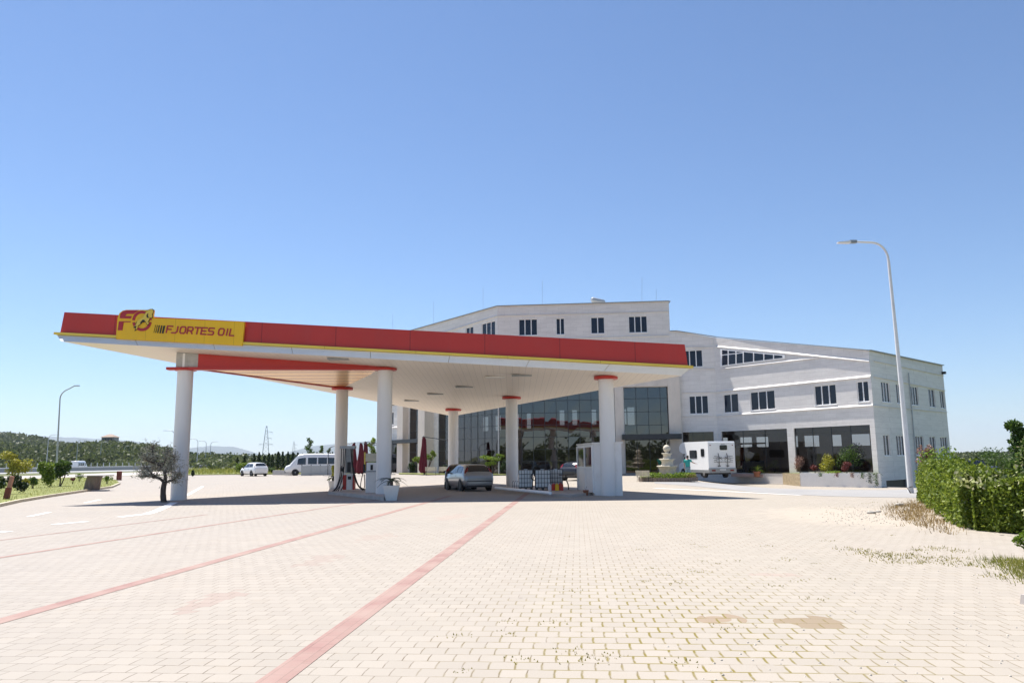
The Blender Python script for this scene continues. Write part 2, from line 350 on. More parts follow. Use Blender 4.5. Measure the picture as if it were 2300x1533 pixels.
def redband_mat():
    m, nt, p = newmat('red_block_band')
    tc = nd(nt, 'TexCoord'); mp = nd(nt, 'Mapping', {'Vector': tc.outputs['Object'], 'Rotation': (0, 0, math.atan(.083))})
    sw = nd(nt, 'SeparateXYZ', {0: mp.outputs[0]}); v2 = nd(nt, 'CombineXYZ', {0: sw.outputs[1], 1: sw.outputs[0]}).outputs[0]
    br = nd(nt, 'TexBrick', {'Vector': v2, 'Color1': (.25, .125, .11), 'Color2': (.295, .165, .145), 'Mortar': (.16, .09, .075), 'Scale': 1.0, 'Mortar Size': .004, 'Brick Width': .23, 'Row Height': .125})
    nz = nd(nt, 'TexNoise', {'Vector': mp.outputs[0], 'Scale': 1.3, 'Detail': 6.0}).outputs[0]
    c = mixc(nt, ramp(nt, nz, [(.35, .10), (.68, .65)]), br.outputs[0], (.37, .285, .235))
    nt.links.new(c, p.inputs['Base Color']); p.inputs['Roughness'].default_value = .85
    return m
M['red_band'] = redband_mat()
M['line_paint'] = mat('white_line_paint', (.80, .79, .77), .7, var=.04, scale=4, dirt=((.6, .55, .5), .5))
M['drive'] = mat('grey_concrete_drive', (.285, .277, .27), .85, var=.1, scale=.35, stretch=(1, .35, 1), dirt=((.36, .34, .32), .5))
M['footpath'] = mat('pale_footpath', (.46, .41, .37), .85, var=.08, scale=1.5)
M['kerb'] = mat('kerb_stone', (.52, .46, .34), .85, var=.15, scale=3)
M['lawn'] = mat('lawn', (.17, .19, .045), .95, var=.35, scale=1.2, bump=.5, dirt=((.36, .31, .13), .6))
M['field'] = mat('dry_field', (.105, .115, .04), 1.0, var=.35, scale=.05, dirt=((.18, .16, .075), .6))
M['hillside'] = mat('hillside_scrub', (.05, .065, .022), 1.0, var=.4, scale=.06)
M['dust'] = mat('sandy_dust', (.46, .40, .32), .95, var=.1, scale=2, bump=.3)
def marble_mat():
    m, nt, p = newmat('marble_cladding')
    tc = nd(nt, 'TexCoord'); mp = nd(nt, 'Mapping', {'Vector': tc.outputs['Object'], 'Scale': (.9, .9, 4.5)})
    n1 = nd(nt, 'TexNoise', {'Vector': mp.outputs[0], 'Scale': .9, 'Detail': 7.0, 'Roughness': .62}).outputs[0]
    c = ramp(nt, n1, [(.28, (.73, .69, .645)), (.5, (.80, .762, .715)), (.72, (.85, .81, .765))])
    sx = nd(nt, 'SeparateXYZ', {0: tc.outputs['Object']})
    # each slab course and slab has its own tone
    xy = math_(nt, 'ADD', sx.outputs[0], math_(nt, 'MULTIPLY', sx.outputs[1], -.75))
    v = nd(nt, 'CombineXYZ', {0: xy, 1: sx.outputs[2]}).outputs[0]
    br = nd(nt, 'TexBrick', {'Vector': v, 'Color1': (.88, .88, .88), 'Color2': (1, 1, 1), 'Mortar': (.62, .62, .62), 'Scale': 1.0, 'Mortar Size': .012, 'Mortar Smooth': .4, 'Brick Width': 1.25, 'Row Height': .42}).outputs[0]
    c = mixc(nt, .55, c, mixc(nt, 1.0, c, br, 'MULTIPLY'))
    nt.links.new(c, p.inputs['Base Color']); p.inputs['Roughness'].default_value = .5; p.inputs['Specular IOR Level'].default_value = .35
    return m
M['marble'] = marble_mat()
def curtain_mat(name, gcol, tcol, f0):
    m, nt, p = newmat(name)
    tc = nd(nt, 'TexCoord')
    nz = nd(nt, 'TexNoise', {'Vector': tc.outputs['Object'], 'Scale': .7, 'Detail': 1.0})
    bm = nd(nt, 'Bump', {'Height': nz.outputs[0], 'Strength': .012, 'Distance': .2})
    gl = nd(nt, 'BsdfGlossy', {'Color': gcol, 'Roughness': .01, 'Normal': bm.outputs[0]})
    tr = nd(nt, 'BsdfTransparent', {'Color': tcol})
    lw = nd(nt, 'Fresnel', {'IOR': 1.5}); f = math_(nt, 'ADD', f0, math_(nt, 'MULTIPLY', lw.outputs[0], .6), True)
    mx = nd(nt, 'MixShader', {0: f, 1: tr.outputs[0], 2: gl.outputs[0]})
    nt.links.new(mx.outputs[0], nt.nodes['Material Output'].inputs[0])
    return m
M['curtain'] = curtain_mat('tinted_mirror_glass', (.195, .192, .20), (.36, .35, .34), .55)
M['shopglass'] = curtain_mat('brown_shop_glass', (.26, .25, .25), (.44, .43, .43), .22)
def soffit_mat():
    m, nt, p = newmat('white_soffit_panels')
    tc = nd(nt, 'TexCoord'); sx = nd(nt, 'SeparateXYZ', {0: tc.outputs['Object']})
    fr = math_(nt, 'FRACT', math_(nt, 'MULTIPLY', sx.outputs[0], 1/.3)); ln = math_(nt, 'LESS_THAN', fr, .07)
    nz = nd(nt, 'TexNoise', {'Vector': tc.outputs['Object'], 'Scale': .35, 'Detail': 4.0}).outputs[0]
    c = mixc(nt, ramp(nt, nz, [(.4, 0.0), (.8, .25)]), (.83, .74, .63), (.73, .63, .51))
    c = mixc(nt, math_(nt, 'MULTIPLY', ln, .35), c, (.36, .33, .30))
    nt.links.new(c, p.inputs['Base Color']); p.inputs['Roughness'].default_value = .45
    return m
M['soffit'] = soffit_mat()
def gold_mat():
    m, nt, p = newmat('gold_slat_ceiling')
    tc = nd(nt, 'TexCoord'); sx = nd(nt, 'SeparateXYZ', {0: tc.outputs['Object']})
    yy = math_(nt, 'ADD', sx.outputs[1], math_(nt, 'MULTIPLY', sx.outputs[0], -.06))
    fr = math_(nt, 'FRACT', math_(nt, 'MULTIPLY', yy, 1/1.25)); ln = math_(nt, 'LESS_THAN', fr, .3)
    c = mixc(nt, ln, (.92, .55, .20), (.34, .13, .035))
    nt.links.new(c, p.inputs['Base Color']); p.inputs['Roughness'].default_value = .25; p.inputs['Metallic'].default_value = .7
    return m
M['gold'] = gold_mat()

# ================================================================ THE SETTING
def axis(lo, hi, st, outer): return [-o for o in reversed(outer)] + [lo+st*i for i in range(int((hi-lo)/st)+1)] + list(outer)
XS = axis(-72, 54, 1.5, [120, 300, 900, 3000, 12000]); YS = axis(-36, 114, 1.5, [160, 400, 1000, 3000, 12000])
def grid(name, xs, ys, dz, m, kind='structure', keep=None):
    mb = MB(); nx = len(xs)
    mb.v = [(x, y, hz(x, y)+dz) for y in ys for x in xs]
    for j in range(len(ys)-1):
        for i in range(nx-1):
            if keep and not keep((xs[i]+xs[i+1])/2, (ys[j]+ys[j+1])/2): continue
            mb.f.append([j*nx+i, j*nx+i+1, (j+1)*nx+i+1, (j+1)*nx+i]); mb.s.append(False); mb.m.append(0)
    return tag(mb.build(name, m), kind=kind)
grid('ground', XS, YS, 0, M['field'])
PX = [x for x in XS if -70 < x < 33]; PY = [y for y in YS if -12 < y < 106]
grid('paving', PX, PY, .004, M['paving'], keep=lambda x, y: x < 22 or y > 24)
def strip(name, A, B, dz, m, nx=6, sub=6, z=0.0, world=False):
    def rs(P):
        P = [Vector((p[0], p[1], 0)) if world else gnd(p[0], p[1], z) for p in P]; out = []
        for a, b in zip(P, P[1:]): out += [a.lerp(b, k/sub) for k in range(sub)]
        return out+[P[-1]]
    A, B = rs(A), rs(B); mb = MB(); n = nx+1
    for a, b in zip(A, B):
        for k in range(n):
            q = a.lerp(b, k/nx); mb.v.append((q.x, q.y, hz(q.x, q.y)+dz))
    for i in range(len(A)-1):
        for k in range(nx):
            mb.f.append([i*n+k, i*n+k+1, (i+1)*n+k+1, (i+1)*n+k]); mb.s.append(False); mb.m.append(0)
    return tag(mb.build(name, m), kind='structure')
strip('drive', [(1470, 1089), (1560, 1096), (1700, 1111), (1850, 1120), (1960, 1123), (2110, 1125)],
      [(1470, 1080), (1560, 1079), (1700, 1080), (1850, 1086), (1960, 1089), (2110, 1089)], .012, M['drive'], z=-.12)
# red block bands: parallel, about four metres apart
def band(u0, v0, u1, v1, half=.125, ext0=3.0, ext1=0.0):
    a, b = gnd(u0, v0), gnd(u1, v1); d = (b-a).normalized(); n = Vector((d.y, -d.x, 0))
    a -= d*ext0; b += d*ext1
    strip('red_paving_band', [(a-n*half)[:2], (b-n*half)[:2]], [(a+n*half)[:2], (b+n*half)[:2]], .008, M['red_band'], 1, 12, world=True)
band(609, 1533, 1152, 1131, ext1=12); band(0, 1395, 915, 1140, .115, ext1=9); band(0, 1252, 600, 1160, .075, 6, 12); band(0, 1213, 330, 1172, .05, 6, 3)
def line(pts, wd, dz=.012):
    P = [gnd(*p) for p in pts]; A, B = [], []
    for i, p in enumerate(P):
        d = (P[min(i+1, len(P)-1)]-P[max(i-1, 0)]).normalized(); n = Vector((d.y, -d.x, 0))*wd/2
        A.append((p-n)[:2]); B.append((p+n)[:2])
    strip('road_marking', A, B, dz, M['line_paint'], 1, 4, world=True)
line([(268, 1161), (330, 1154), (352, 1147), (372, 1138), (392, 1128)], .30); line([(118, 1178), (196, 1171)], .22); line([(-40, 1199), (24, 1193)], .24)
line([(64, 1160), (112, 1150)], .16); line([(418, 1113), (455, 1092)], .2); line([(190, 1129), (225, 1122)], .16)
line([(1470, 1096), (1640, 1104), (1800, 1112)], .3, .016)

# lawn on the left with its kerb, grass strip behind the court
def poly_sheet(name, pts, z, m, kind='structure', thick=None):
    mb = MB(); P = [Vector((p[0], p[1], z)) for p in pts]
    if thick: mb.ext([p-Vector((0, 0, thick)) for p in P], (0, 0, thick))
    else: mb.add(P, [tuple(range(len(P)))])
    return tag(mb.build(name, m), kind=kind)
def g2(u, v): return gnd(u, v)[:2]
LAWN = [g2(*p) for p in ((-160, 1175), (0, 1137), (40, 1128), (110, 1116), (170, 1107), (250, 1095), (268, 1087), (262, 1080), (225, 1073), (140, 1074), (0, 1080), (-160, 1084))]
poly_sheet('lawn', LAWN, .10, M['lawn'], thick=.09)
kb = MB()
for a, b in zip(LAWN[:6], LAWN[1:7]): kb.beam((*a, .065), (*b, .065), .16, .13)
tag(kb.build('kerb', M['kerb']), kind='structure')
STRIP = [g2(*p) for p in ((405, 1067), (520, 1065.5), (640, 1065), (760, 1064.5), (838, 1064), (838, 1058), (700, 1053), (560, 1052), (440, 1054), (405, 1058))]
poly_sheet('grass_verge', STRIP, .10, M['lawn'], thick=.09)
# exit road and highway on the left
strip('highway', [(-260, 1068), (0, 1064), (160, 1060.5), (330, 1057), (440, 1054), (560, 1049), (720, 1043.5), (800, 1041)],
      [(-260, 1058), (0, 1056), (160, 1054), (330, 1051), (440, 1048), (560, 1043.5), (720, 1040), (800, 1038.5)], .03, M['road'], 2, 3)
strip('side_road', [(-200, 1087), (0, 1077), (140, 1071.5), (240, 1069), (330, 1066), (420, 1063)],
      [(-200, 1074), (0, 1070), (140, 1066), (240, 1062), (330, 1059.5), (420, 1056)], .02, M['footpath'], 2, 3)
strip('verge_edge', [(420, 1059), (560, 1052), (660, 1049)], [(420, 1054.5), (560, 1049.5), (660, 1046.5)], .06, M['footpath'], 2, 3)

# hills and mountains
def ridge(name, prof, Y, wid, m, amp, back=1.6, dist=None, seg=10):
    P = []
    for (a, b) in zip(prof, prof[1:]):
        for k in range(seg): P.append((a[0]+(b[0]-a[0])*k/seg, a[1]+(b[1]-a[1])*k/seg))
    P.append(prof[-1]); mb = MB(); T = [0, .12, .3, .5, .7, .86, 1.0, 1.15, 1.4, 2.0]; n = len(T)
    for (u, v) in P:
        q = at(u, v, Y); h = max(q.z, .2)
        for t in T:
            yy = Y-wid*(1-t) if t <= 1 else Y+wid*back*(t-1)
            k = math.sin(math.pi/2*min(t, 1)) if t <= 1 else math.cos(math.pi/2*(t-1))
            j = random.uniform(-amp, amp) if 0 < t < 2 else 0
            mb.v.append((q.x*yy/Y*(.35+.65) , yy, h*k + j*h*min(1, t) - (1.0 if t in (0, 2.0) else 0)))
    for i in range(len(P)-1):
        for k in range(n-1):
            mb.f.append([i*n+k, (i+1)*n+k, (i+1)*n+k+1, i*n+k+1]); mb.s.append(True); mb.m.append(0)
    return tag(mb.build(name, m), kind='structure'), mb
_, HA = ridge('hill', [(-420, 1004), (-200, 1003), (0, 1006), (110, 1014), (200, 1005), (260, 1003), (330, 1009), (380, 1019), (430, 1029), (560, 1033), (760, 1034)], 420, 190, M['hillside'], .03)
_, HB = ridge('hill', [(-600, 975), (-300, 982), (-60, 982), (20, 983), (80, 991), (130, 1003), (190, 1012), (320, 1030)], 760, 200, M['hillside'], .03)
_, HC = ridge('hill', [(1900, 1027), (2100, 1023), (2180, 1020), (2300, 1020), (2500, 1015), (2700, 1022)], 520, 200, M['hillside'], .03)
ridge('mountains', [(-700, 1000), (-300, 985), (0, 982), (60, 979), (110, 980), (200, 984), (300, 990), (380, 1006), (425, 1006), (470, 1001), (525, 1003), (560, 1012), (590, 1022), (625, 1026),
                    (660, 1012), (700, 1002), (760, 996), (830, 990), (900, 985), (1000, 983), (1200, 990), (1500, 1000), (1800, 1012)], 9000, 1800, M['mountain'], .015)
def hill_z(x, y, Y, wid, mbv, _c={}):
    return 0
def woods(name, spots, size, m, per=12):
    mb = MB(); pts = []
    for (x, y, z, r) in spots:
        k = per; q = rng.normal(size=(k, 3)); q /= np.linalg.norm(q, axis=1)[:, None]
        q *= rng.uniform(.55, 1, k)[:, None]*np.array([r, r, r*.95]); q += np.array([x, y, z+r*.75]); pts.append(q)
    mb.leaves(np.concatenate(pts), size, .8, .4)
    return tag(mb.build(name, m), kind='stuff')
def ridge_spots(mb, n, tmin, tmax, r0, r1):
    out = []; T = 10; cols = len(mb.v)//T
    for _ in range(n):
        i = random.randrange(cols-1); k = random.uniform(tmin, tmax); a = int(k); f = k-a; g = random.random()
        p = Vector(mb.v[i*T+a]).lerp(Vector(mb.v[i*T+a+1]), f); q = Vector(mb.v[(i+1)*T+a]).lerp(Vector(mb.v[(i+1)*T+a+1]), f)
        w_ = p.lerp(q, g); out.append((w_.x, w_.y, w_.z-.4, random.uniform(r0, r1)))
    return out
woods('woodland', ridge_spots(HA, 2600, .4, 6.6, .7, 2.4), 1.15, M['lf_wood'], 26)
woods('woodland', ridge_spots(HB, 1800, 1.5, 6.6, 1.6, 4.0), 2.1, M['lf_wood'], 22)
woods('woodland', ridge_spots(HC, 1500, 0.5, 6.6, .7, 1.5), 1.0, M['lf_wood'], 20)
sc = [(random.uniform(-210, -70), random.uniform(205, 300), 0, random.uniform(.7, 1.9)) for _ in range(420)]
sc += [(random.uniform(-70, 60), random.uniform(150, 330), 0, random.uniform(.5, 1.3)) for _ in range(300)]
sc += [(random.uniform(30, 130), random.uniform(60, 260), -.5, random.uniform(.35, .8)) for _ in range(420) ]
woods('scrub', [s for s in sc if not (s[0] < 48 and s[1] < 100)], .9, M['lf_wood'], 18)
# wooded rise behind the photographer, mirrored in the glass front
hb = [(x, -150+random.uniform(-14, 14)-abs(x)*.1, max(0, 4+4*math.sin(x*.03+1)+random.uniform(-3, 3)-(x > 0)*4)*random.random(), random.uniform(1.6, 3.6)) for x in np.arange(-300, 240, .8)]
woods('woodland', hb, 1.1, M['lf_wood'], 60)

# ================================================================ THE LONG MARBLE BUILDING
def isect(P, d, px, py):                         # where the line of sight through a pixel column meets the vertical plane P + s d
    n = Vector((d[1], -d[0], 0)); return onplane(px, py, P, n)
E_ = at(1532, 1000, 72.5); E_.z = 0
dS2 = Vector((-10.6, 1, 0)).normalized(); dS1 = Vector((-.742, 1, 0)).normalized()
dS3 = Vector((2.54, -1, 0)).normalized()
B_ = isect(E_, dS2, 1118, 800); B_.z = 0
A_ = isect(B_, dS1, 866, 900); A_.z = 0
F0 = isect(E_, dS3, 1608, 900); F0.z = 0
F1 = isect(E_, dS3, 1608, 757)
ZF = F1.z; F1.z = 0
dS4 = Vector((.606, -1, 0)).normalized()
FM = F0; G_ = isect(FM, dS4, 1962, 920); G_.z = 0
dS5 = Vector((1.06, 1, 0)).normalized(); H_ = isect(G_, dS5, 2127, 930); H_.z = 0
T_ = isect(E_, dS2, 1503, 700); T_.z = 0         # where the tall block steps down
def edgeF(z): return F0
class Seg:
    def __init__(s, L, Rr):
        s.L = L if callable(L) else (lambda z: L); s.R = Rr if callable(Rr) else (lambda z: Rr)
        d = s.R(5)-s.L(5); s.len = d.length; d.normalize(); s.d = d
        n = Vector((d.y, -d.x, 0)); s.n = n if n.dot(E0-s.L(5)) > 0 else -n
    def pt(s, t, z, off=0.0):
        p = s.L(z).lerp(s.R(z), t); return Vector((p.x, p.y, z)) + s.n*off
    def px(s, u, v, z=4.0):
        for _ in range(8):
            L = s.L(z); d = (s.R(z)-L); n = Vector((d.y, -d.x, 0)); q = onplane(u, v, L, n); z = min(18, max(-3, q.z))
        return (Vector((q.x, q.y, 0))-L).dot(d)/d.dot(d), q.z
    def rect(s, x0, x1, y0, y1):
        xm = (x0+x1)/2; t0 = s.px(x0, (y0+y1)/2)[0]; t1 = s.px(x1, (y0+y1)/2)[0]
        return [t0, t1, s.px(xm, y1)[1], s.px(xm, y0)[1]]
S1 = Seg(A_, B_); S2 = Seg(B_, T_); S2b = Seg(T_, E_); S3 = Seg(E_, edgeF); S4 = Seg(edgeF, G_); S5 = Seg(G_, H_)
ZT = S2.px(1300, 682.5)[1]; ZR = S2b.px(1506, 744)[1]; ZG = S4.px(1958, 786)[1]; ZH = S5.px(2121, 822)[1]
def wall(mb, seg, zb, zl, zr, holes, rev=.2):
    ts = sorted({0.0, 1.0} | {h[0] for h in holes} | {h[1] for h in holes})
    lo = min(zl, zr); zs = sorted({zb, lo-.02} | {h[2] for h in holes} | {h[3] for h in holes} | {lo*.25, lo*.5, lo*.75})
    zs = [z for z in zs if zb <= z < lo]; 
    tt = []
    for a, b in zip(ts, ts[1:]):
        tt += [a+(b-a)*k/3 for k in range(3)]
    tt.append(1.0)
    for a, b in zip(tt, tt[1:]):
        for z0, z1 in zip(zs, zs[1:]):
            m_, zm = (a+b)/2, (z0+z1)/2
            if any(h[0] < m_ < h[1] and h[2] < zm < h[3] for h in holes): continue
            mb.quad(seg.pt(a, z0), seg.pt(b, z0), seg.pt(b, z1), seg.pt(a, z1))
        mb.quad(seg.pt(a, zs[-1]), seg.pt(b, zs[-1]), seg.pt(b, zl+(zr-zl)*b), seg.pt(a, zl+(zr-zl)*a))
    for t0, t1, z0, z1 in holes:
        c = [(t0, z0), (t1, z0), (t1, z1), (t0, z1)]
        for (ta, za), (tb, zb2) in zip(c, c[1:]+c[:1]):
            mb.quad(seg.pt(ta, za), seg.pt(tb, zb2), seg.pt(tb, zb2, -rev), seg.pt(ta, za, -rev))
    return mb
bld = thing('building', 'long pale marble-clad building with stepped roof, mirrored glass front and rows of dark windows', 'building', (E_.x, E_.y, 0))
z0t, z1t = S2.px(1300, 750)[1], S2.px(1300, 713)[1]
win = {'S1': [], 'S2': [], 'S3': [], 'S4': [], 'S5': []}
for x0, x1, n in ((1165, 1207, 3), (1249, 1268, 2), (1327, 1358, 2), (1412, 1454, 3)):
    t0, t1 = S2.px(x0, 730)[0], S2.px(x1, 730)[0]; win['S2'].append(([t0, t1, z0t, z1t], n))
for x0, x1, n in ((1046, 1063, 2), (1082, 1112, 3), (990, 1015, 3)):
    t0, t1 = S1.px(x0, 740)[0], S1.px(x1, 740)[0]; win['S1'].append(([t0, t1, z0t, z1t], n))
win['S1'].append((S1.rect(874, 884, 925, 954), 2))
for r_, n in (((1534, 1578, 786, 824), 3), ((1548, 1591, 888, 929), 3)): win['S3'].append((S3.rect(*r_), n))
for r_, n in (((1625, 1658, 884, 926), 2), ((1685, 1740, 877.5, 920), 3), ((1829, 1878, 864, 909), 3), ((1925, 1951, 855.5, 902), 2)): win['S4'].append((S4.rect(*r_), n))
zu = S5.px(1992, 903)[1], S5.px(1992, 858)[1]; zl = S5.px(1992, 1023)[1], S5.px(1992, 976)[1]
for x0, x1, n in ((1981, 2000, 3), (2014, 2026, 2), (2046, 2063, 3), (2086, 2100, 2), (2111, 2121, 2)):
    win['S5'].append(([S5.px(x0, 890)[0], S5.px(x1, 890)[0], *zu], n))
for x0, x1, n in ((1985, 1999, 2), (2014, 2033, 3), (2057, 2075, 3), (2089, 2102, 2), (2113, 2129, 3)):
    win['S5'].append(([S5.px(x0, 1000)[0], min(.985, S5.px(x1, 1000)[0]), *zl], n))
ZC = S2b.px(1506, 868)[1]; ZB = .28
gl = {'S1': [[S1.px(868, 1000)[0], S1.px(905, 1000)[0], ZB, 3.75], [S1.px(919, 960)[0], S1.px(958, 960)[0], ZB, ZC], [S1.px(984, 960)[0], .9985, ZB, ZC]],
      'S2': [[.0012, S2.px(1382, 960)[0], ZB, ZC], [S2.px(1403, 960)[0], .999, ZB, ZC]],
      'S3': [[S3.px(1534, 1000)[0], S3.px(1604, 1000)[0], ZB, S3.px(1570, 969.5)[1]]],
      'S4': [[S4.px(1621.5, 1000)[0], S4.px(1769.5, 1000)[0], ZB, S4.px(1700, 965)[1]], [S4.px(1785, 1000)[0], S4.px(1957, 1000)[0], .45, S4.px(1870, 957)[1]]]}
tops = {'S1': (S1, ZT, ZT), 'S2': (S2, ZT, ZT), 'S2b': (S2b, ZR, ZR), 'S3': (S3, ZR, ZF), 'S4': (S4, ZF, ZG), 'S5': (S5, ZG, ZH)}
segs = {k: v[0] for k, v in tops.items()}
for k, (sg, a, b) in tops.items():
    mb = MB(); wall(mb, sg, -3.0 if k == 'S5' else -.6, a, b, [h for h, n in win.get(k, [])]+gl.get(k, []) + ([[S5.px(1991, 1085)[0], S5.px(2040, 1085)[0], -2.9, S5.px(2010, 1077.5)[1]]] if k == 'S5' else []))
    mb.build('facade', M['marble'], bld)
# windows: frame with its panes
def window(sg, h, n, parent=bld, deep=.09, fr=.055):
    t0, t1, z0, z1 = h; L = (sg.R((z0+z1)/2)-sg.L((z0+z1)/2)).length; ft = fr/L; f = MB(); g = MB()
    def bar(ta, tb, za, zb_):
        vs = [sg.pt(t, z, -o) for o in (deep-.03, deep+.05) for (t, z) in ((ta, za), (tb, za), (tb, zb_), (ta, zb_))]
        f.add(vs, [(0, 1, 2, 3), (4, 5, 6, 7), (0, 1, 5, 4), (1, 2, 6, 5), (2, 3, 7, 6), (3, 0, 4, 7)])
    bar(t0, t0+ft, z0, z1); bar(t1-ft, t1, z0, z1); bar(t0+ft, t1-ft, z1-fr, z1); bar(t0+ft, t1-ft, z0, z0+fr)
    cw = (t1-t0)/n
    for k in range(1, n): bar(t0+cw*k-ft*.8, t0+cw*k+ft*.8, z0+fr, z1-fr)
    sl_ = [sg.pt(t, z, o) for (o) in (-.02, .06) for (t, z) in ((t0-ft*.8, z0-.06), (t1+ft*.8, z0-.06), (t1+ft*.8, z0-.005), (t0-ft*.8, z0-.005))]
    f.add(sl_, [(0, 1, 2, 3), (4, 5, 6, 7), (0, 1, 5, 4), (1, 2, 6, 5), (2, 3, 7, 6), (3, 0, 4, 7)])
    fo = f.build('window', M['pvc'], parent)
    for k in range(n):
        a, b = t0+cw*k+ft*.6, t0+cw*(k+1)-ft*.6; j = random.uniform(-.012, .012)
        g.quad(sg.pt(a, z0+fr*.8, -deep-.01+j), sg.pt(b, z0+fr*.8, -deep-.01-j), sg.pt(b, z1-fr*.8, -deep-.01-j*.5), sg.pt(a, z1-fr*.8, -deep-.01+j))
    g.build('pane', M['window_glass'], fo)
for k, L_ in win.items():
    for h, n in L_: window(segs[k], h, n)
# sloping strip window under the raking roof band, glazed in a wedge
wf, wg = MB(), MB()
def s4(u, v, off=.03):
    sg = S4; t, z = sg.px(u, v, 9.0); return sg.pt(min(.999, max(.001, t)), z, off)
top = lambda u: 784+(u-1620)*(797.5-784)/(1762-1620); bot = lambda u: 822-(u-1620)*(822-804)/(1762-1620)
us = [1622, 1637, 1654.5, 1671, 1694, 1717, 1739, 1760]
wf.ext([s4(1619, top(1619)-1.5), s4(1764, top(1764)-1), s4(1764, bot(1764)+1), s4(1619, bot(1619)+1.5)], S4.n*.05)
wfo = wf.build('window', M['pvc'], bld)
for a, b in zip(us, us[1:]):
    a += 1.3; b -= 1.3
    if b < 1672:
        c = lambda u: 797.5-(u-1620)*.11
        wg.quad(s4(a, top(a)+1.5, .09), s4(b, top(b)+1.5, .09), s4(b, c(b)-1.2, .09), s4(a, c(a)-1.2, .09))
        wg.quad(s4(a, c(a)+1.2, .09), s4(b, c(b)+1.2, .09), s4(b, bot(b)-1.2, .09), s4(a, bot(a)-1.2, .09))
    else: wg.quad(s4(a, top(a)+1.5, .09), s4(b, top(b)+1.5, .09), s4(b, bot(b)-1.5, .09), s4(a, bot(a)-1.5, .09))
wg.build('pane', M['window_glass'], wfo)
# string courses with a splayed upper edge
lb = MB()
def ledge(sg, p0, p1, k=.72):
    pts = []
    for (u, v) in (p0, p1):
        t, z = sg.px(u, v, 8.0); t = min(1.0, max(0.0, t))
        hi_ = .13 if sg in (S1, S4) else -.03
        pts.append([sg.pt(t, z+hi_*k, .002), sg.pt(t, z-.05*k, .13*k), sg.pt(t, z-.12*k, .13*k), sg.pt(t, z-.12*k, .002)])
    a, b = pts; lb.add(a+b, [(0, 1, 5, 4), (1, 2, 6, 5), (2, 3, 7, 6), (3, 2, 1, 0), (4, 5, 6, 7)])
ledge(S2, (1118, 708), (1503, 698)); ledge(S1, (870, 785), (1118, 708)); ledge(S2, (1118, 763), (1503, 752)); ledge(S3, (1532, 778), (1608, 777.5)); ledge(S2b, (1503, 777), (1532, 777))
ledge(S3, (1532, 827), (1608, 826)); ledge(S3, (1532, 880), (1608, 879)); ledge(S3, (1532, 933.5), (1608, 932.5))
ledge(S4, (1608, 777.5), (1962, 808.5)); ledge(S4, (1620, 827), (1838, 802), .65); ledge(S4, (1608, 879), (1962, 843.5)); ledge(S4, (1608, 933), (1962, 908.5))
ledge(S5, (1962, 808.5), (2126, 843)); ledge(S5, (1962, 843.5), (2126, 876)); ledge(S5, (1962, 908.5), (2126, 924))
ledge(S1, (866, 902), (905, 898)); ledge(S1, (866, 960), (905, 958))
lb.build('string_course', M['marble'], bld)
# coping along the roof edge, the step of the tall block, flat roofs and back walls
def offs(p, q, d): return Vector((p.x, p.y, 0))+d*q
bA, bB, bT, bE = A_+Vector((9.5, 7.5, 0)), B_+Vector((5.5, 13, 0)), T_+Vector((.8, 13, 0)), E_+Vector((1.2, 13, 0))
bF, bG = F0+Vector((9, 9.5, 0)), H_.copy()
def V3(p, z): return Vector((p.x, p.y, z))
rf = MB()
rf.quad(V3(A_, ZT-.3), V3(B_, ZT-.3), V3(bB, ZT-.3), V3(bA, ZT-.3)); rf.quad(V3(B_, ZT-.3), V3(T_, ZT-.3), V3(bT, ZT-.3), V3(bB, ZT-.3))
rf.quad(V3(T_, ZR-.3), V3(E_, ZR-.3), V3(bE, ZR-.3), V3(bT, ZR-.3)); rf.quad(V3(E_, ZR-.3), V3(F1, ZF-.3), V3(bF, ZF-.3), V3(bE, ZR-.3))
rf.quad(V3(F1, ZF-.3), V3(G_, ZG-.3), V3(H_, ZH-.3), V3(bF, ZF-.3))
rf.build('roof', M['concrete'], bld)
cp = MB()
for a, za, b, zb_ in ((A_, ZT, B_, ZT), (B_, ZT, T_, ZT), (T_, ZR, E_, ZR), (E_, ZR, F1, ZF), (F1, ZF, G_, ZG), (G_, ZG, H_, ZH), (T_, ZT, bT, ZT)):
    cp.beam(V3(a, za+.03), V3(b, zb_+.03), .34, .06)
cp.build('coping', M['grey_metal'], bld)
class Plain(Seg):
    def __init__(s, a, b):
        s.L = lambda z: a; s.R = lambda z: b; d = (b-a); s.len = d.length; s.d = d.normalized(); s.n = Vector((d.y, -d.x, 0)).normalized()
bk = MB()
wall(bk, Plain(T_, bT), ZR-.4, ZT, ZT, [], .05); wall(bk, Plain(A_, bA), -.3, ZT, ZT, [], .05)
wall(bk, Plain(bA, bB), -.3, ZT, ZT, [[.2, .28, 5.2, 7.0], [.36, .44, 5.2, 7.0], [.6, .66, 5.2, 7.0], [.74, .8, 5.2, 7.0]], .2)
wall(bk, Plain(bB, bT), -.3, ZT, ZT, [[a, a+.045, 5.4, 7.1] for a in (.1, .22, .4, .5, .6, .68)]+[[.735, .80, 5.3, 7.3]], .2)
wall(bk, Plain(bT, bE), -.3, ZR, ZR, [], .2)
wall(bk, Plain(bE, bF), -.3, ZR, ZF, [[a, a+.10, 2.7, 3.75] for a in (.45, .66, .8)], .2)
wall(bk, Plain(bF, bG), -.3, ZF, ZH, [[a, a+b, 2.65, 3.75] for a, b in ((.05, .07), (.16, .10), (.34, .06), (.46, .11), (.66, .10), (.79, .10))], .2)
bk.build('rear_wall', M['interior'], bld)
fl = MB()
